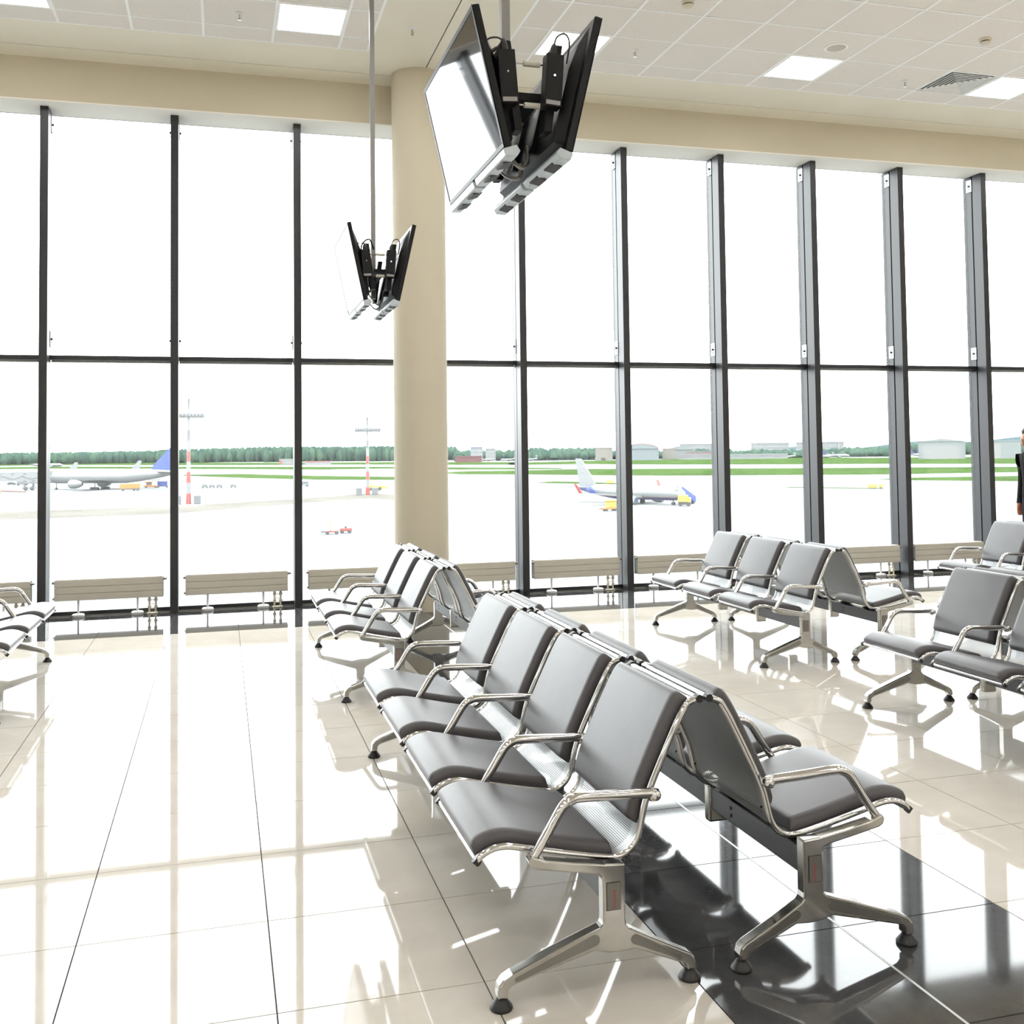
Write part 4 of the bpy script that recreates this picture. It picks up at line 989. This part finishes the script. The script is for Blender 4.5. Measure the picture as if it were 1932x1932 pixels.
for k, (x, y) in enumerate(((-7.2, 487.5), (-4.1, 486), (-.9, 485), (5.2, 484))):
    vehicle('baggage_cart', ['leftmost white baggage cart, far from the striped mast', 'second white baggage cart in the row', 'third white baggage cart in the row', 'rightmost white baggage cart, apart from the others'][k], 'cart', (x, y), 0,
            [('deck', M_grey, (-1.4, 1.4, -.8, .8, .5, .8)), ('load', M_pw, (-1.2, 1.2, -.7, .7, .8, 2.0 - .2 * (k % 2))), ('load', M_grey, (-1.2, .2, -.75, .75, .8, 1.4))], [(-.9, -.7), (-.9, .7), (.9, -.7), (.9, .7)], 'baggage carts on the apron', .3)
vehicle('van', 'white minibus just right of the third upright', 'van', (35.8, 481.2), 0, [('body', M_pw, (-2.7, 2.7, -1, 1, .5, 2.4)), ('side_window', M_dkgl, (-2.4, 2.2, -1.03, -.98, 1.5, 2.1))], fourw)
vehicle('tow_tractor', 'long yellow aircraft tug left of the column', 'tug', (60.0, 414.1), .05, [('body', M_yel, (-3.6, 2.8, -1.3, 1.3, .5, 1.9)), ('cab', M_yel, (-3.4, -1.6, -1.2, 1.2, 1.9, 2.4)), ('tow_bar', M_yel, (2.8, 4.2, -.5, .5, .6, 1.5))], [(-2.2, -1.2), (-2.2, 1.2), (1.0, -1.2), (1.0, 1.2)], wr=.7)
vehicle('service_cart', 'red and white service cart on the near apron, left one', 'cart', (19.6, 194.3), 0, [('frame', M_redp, (-1.0, 1.4, -.6, .6, .4, .7)), ('mast_frame', mat('pale_orange', (.3, .17, .12), .5), (-.3, .1, -.3, .3, .7, 2.4)), ('hood', M_grey, (-1.9, -1.1, -.5, .5, .4, .8))], [(-.7, -.6), (-.7, .6), (1.0, -.6), (1.0, .6)], wr=.28)
vehicle('tow_tractor', 'small red tug on the near apron, right one', 'tug', (22.6, 196), 0, [('body', M_redp, (-1.2, 1.0, -.6, .6, .4, 1.0)), ('seat', M_tyre, (-.3, .1, -.4, .4, 1.0, 1.3)), ('hook', M_grey, (1.0, 1.6, -.1, .1, .5, .6))], [(-.8, -.6), (-.8, .6), (.6, -.6), (.6, .6)], wr=.3)
vehicle('tow_tractor', 'yellow tug cut by the left edge', 'tug', (-90.4, 467.5), 0, [('body', M_yel, (-3, 2.6, -1.2, 1.2, .5, 1.8)), ('cab', M_or, (-2.4, .6, -1.1, 1.1, 1.8, 3.2))], fourw, wr=.6)
t = empty('tow_bar', (-86, 484, ZG), 0, 'long red tow bar lying on the apron at the left edge', 'tow bar'); MB().tube([(-7, 9, .6), (6.5, -9, .6)], .22, 6).build('bar', M_redp, t); MB().tube([(-7, 8.4, .3), (6.5, -9.6, .3)], .12, 6).build('frame', M_tyre, t)
vehicle('car', 'small dark car beneath the passenger bridge', 'car', (-109.7, 613.9), 0, [('body', M_tyre, (-2.2, 2.2, -.9, .9, .35, 1.0)), ('cabin', M_dkgl, (-1.6, 1.0, -.8, .8, 1.0, 1.6))], [(-1.3, -.85), (-1.3, .85), (1.3, -.85), (1.3, .85)], wr=.35)
vehicle('car', 'grey service truck beneath the passenger bridge, right of the dark car', 'truck', (-101.7, 598.1), 0, [('body', M_grey, (-2.6, 2.6, -1, 1, .5, 1.2)), ('rack', M_grey, (-2.5, .5, -1, 1, 1.2, 2.6)), ('cab', M_dkgl, (1.0, 2.4, -1, 1, 1.2, 2.2))], fourw)
vehicle('service_truck', 'yellow topped truck at the nose of the narrow jet', 'truck', (117.2, 250.0), math.radians(-30), [('chassis', M_tyre, (-1.6, 1.7, -.8, .8, .5, 1.1)), ('tank', M_yel, (-1.6, 1.0, -.9, .9, 1.1, 2.9)), ('cab', M_yel, (1.0, 1.7, -.9, .9, 1.0, 2.3))], [(-1.0, -.8), (-1.0, .8), (1.1, -.8), (1.1, .8)])
t = empty('boarding_stairs', (121.5, 259, ZG), math.radians(28), 'blue boarding stairs rolled up to the narrow jet nose', 'stairs')
MB().hexa([(-2.2, -.8, 3.3), (4.0, -.8, .3), (4.0, .8, .3), (-2.2, .8, 3.3), (-2.2, -.8, 3.9), (4.0, -.8, .9), (4.0, .8, .9), (-2.2, .8, 3.9)]).build('stair_flight', M_blue, t)
for s in (-.85, .8): MB().hexa([(-2.2, s, 3.9), (4.0, s, .9), (4.0, s + .05, .9), (-2.2, s + .05, 3.9), (-2.2, s, 5.0), (4.0, s, 2.0), (4.0, s + .05, 2.0), (-2.2, s + .05, 5.0)]).build('side_panel', M_blue, t)
MB().box(-1.5, 3.5, -.6, .6, .3, .8).build('chassis', M_navy, t)
for x in (-1, 3): MB().lathe([(.35, -.9), (.35, .9)], (x, 0, .35), 10, 'y').build('wheel_axle', M_tyre, t)
vehicle('belt_loader', 'yellow loader under the near wing of the narrow jet', 'loader', (92.3, 239.2), .1, [('base', M_or, (-2.2, 1.6, -.7, .7, .4, .9)), ('lift_frame', M_yel, (-1.2, 1.4, -.5, .5, .9, 2.3)), ('deck', M_yel, (-1.6, 1.6, -.7, .7, 2.3, 2.7)), ('tow_hook', M_redp, (-3.2, -2.2, -.1, .1, .5, .7))], [(-1.4, -.7), (-1.4, .7), (1.0, -.7), (1.0, .7)], wr=.3)
for k, (x, y, w, lb) in enumerate(((224.6, 322.4, 1.6, 'yellow taxiway sign board on the grass island at the right'), (229.8, 324.9, .6, 'small yellow taxiway marker right of the sign board'), (165.7, 429.3, 1.6, 'yellow taxiway sign behind the white tail fin'))):
    t = empty('taxiway_sign', (x, y, ZG), -.6, lb, 'sign', 'yellow taxiway signs'); MB().box(-w, w, -.15, .15, .3, 1.5).build('board', M_yel, t); MB().box(-w * .8, w * .8, -.1, .1, 0, .3).build('foot', M_tyre, t)

# --- buildings along the far side
def building(name, label, p, rz, w, d, hgt, wall_m, roof=None, roof_m=None, nwin=0, rows=0, gate=None):
    t = empty(name, (p[0], p[1], ZG), rz, label, 'building', 'buildings across the airfield')
    MB().box(-w / 2, w / 2, -d / 2, d / 2, 0, hgt).build('wall', wall_m, t)
    if roof == 'arch':
        pl = [(-w / 2 - 1, hgt)] + [(-w / 2 * math.cos(PI * k / 16), hgt + w * .16 * math.sin(PI * k / 16)) for k in range(1, 16)] + [(w / 2 + 1, hgt)]
        MB().prism(pl, -d / 2 - 1, d / 2 + 1).build('roof', roof_m, t)
        pl2 = [(q[0] * .93, hgt + (q[1] - hgt) * .85) for q in pl]; MB().prism(pl2, -d / 2 - 1.4, -d / 2 - .9).build('gable', wall_m, t)
    elif roof == 'gable':
        MB().prism([(-w / 2 - .8, hgt), (0, hgt + w * .07), (w / 2 + .8, hgt)], -d / 2 - .8, d / 2 + .8).build('roof', roof_m, t)
    elif roof == 'flat':
        MB().box(-w / 2 - .5, w / 2 + .5, -d / 2 - .5, d / 2 + .5, hgt, hgt + .9).build('roof', roof_m, t)
    if nwin:
        wm = MB().box(-w / nwin * .26, w / nwin * .26, -.15, .15, 0, hgt / rows * .5).mesh('window', M_dkgl2)
        for r in range(rows):
            for k in range(nwin):
                o = ob('window', wm, t); o.location = (-w / 2 + w * (k + .5) / nwin, -d / 2 - .05, hgt * (r + .35) / rows)
    if gate: MB().box(gate[0], gate[1], -d / 2 - .3, -d / 2 + .1, 0, gate[2]).build('gate', gate[3], t)
    return t
M_dkgl2 = mat('grey_window_glass', (.07, .08, .09), .3); M_bw = mat('white_render', (0.1442, 0.1466, 0.1466), .8); M_cr = mat('cream_render', (0.1250, 0.1154, 0.1034), .8); M_pg = mat('pale_green_cladding', (0.1058, 0.1202, 0.1202), .6); M_rr = mat('red_roof_sheet', (.17, .045, .04), .6); M_maroon = mat('maroon_cladding', (.075, .022, .026), .7); M_pb = mat('pale_blue_cladding', (0.0962, 0.1130, 0.1250), .5)
def face(p): return math.atan2(p[1], p[0]) - PI / 2
def B(name, label, p, *a, **k): return building(name, label, p, face(p), *a, **k)
B('building', 'pale blue and white block above the trees right of the column', (372, 1520), 18, 14, 21, M_bw, 'flat', M_bl2, 4, 4)
B('building', 'white block right of the pale blue one, above the trees', (412, 1590), 16, 14, 18.5, M_bw, 'flat', M_grey, 4, 4)
B('shed', 'long dark maroon shed behind the small jets', (338, 1430), 38, 10, 8, M_maroon, 'flat', M_maroon)
B('hangar', 'arched hangar with a red edged roof behind the narrow jet', (578, 1372), 48, 40, 16, M_pb, 'arch', M_rr, gate=(-16, 16, 13, M_pb))
B('building', 'cream block left of the red edged hangar', (524, 1380), 24, 16, 17.5, M_cr, 'flat', M_cr, gate=(-4, 2, 4, M_tyre))
B('building', 'cream block right of the red edged hangar', (624, 1380), 18, 16, 15.5, M_cr, 'flat', M_cr)
B('building', 'pale domed roof building right of the cream block', (668, 1430), 34, 16, 14, M_pg, 'arch', M_pg)
B('terminal', 'long low white terminal with a maroon band, far side of the runway', (700, 1330), 150, 12, 6, M_bw, 'flat', M_bw, 24, 1)
B('building', 'low brick building with red bands above the terminal', (668, 1370), 40, 10, 10.5, mat('dusty_brick', (.15, .085, .078), .8), 'flat', M_grey, 6, 2)
B('apartment_block', 'white apartment block with rows of windows, leftmost of three', (796, 1620), 78, 14, 23, M_bw, 'flat', M_bw, 20, 4)
B('apartment_block', 'white apartment block with rows of windows, middle of three', (893, 1565), 62, 14, 23, M_bw, 'flat', M_bw, 16, 4)
B('apartment_block', 'white apartment block with rows of windows, rightmost of three', (935, 1480), 74, 14, 23, M_bw, 'flat', M_pg, 18, 4)
B('hangar', 'large pale hangar with a low gable between two right uprights', (812, 1030), 50, 40, 20, M_pg, 'gable', M_pg, gate=(-21, 21, 15, M_bw))
B('hangar', 'pale hangar with white gates at the right, left of the person', (856, 985), 40, 36, 19, M_pg, 'flat', M_pg, gate=(-19, 0, 17, M_bw))
B('building', 'pale grey block beside the rightmost hangar', (886, 962), 26, 24, 21, M_pg, 'flat', M_pg)
B('building', 'low white workshop before the right treeline', (912, 925), 34, 16, 12.5, M_bw, 'gable', M_bw, gate=(-12, 10, 8, M_pb))
B('hut', 'red and white striped airfield hut left of the third upright', (90.6, 1531), 20, 8, 7, M_bw, 'flat', M_bw, gate=(-9, -6, 6, M_redp))
B('barrier_wall', 'red and white low barrier building left of the column', (124, 1395), 34, 6, 4, M_bw, 'flat', M_redp)
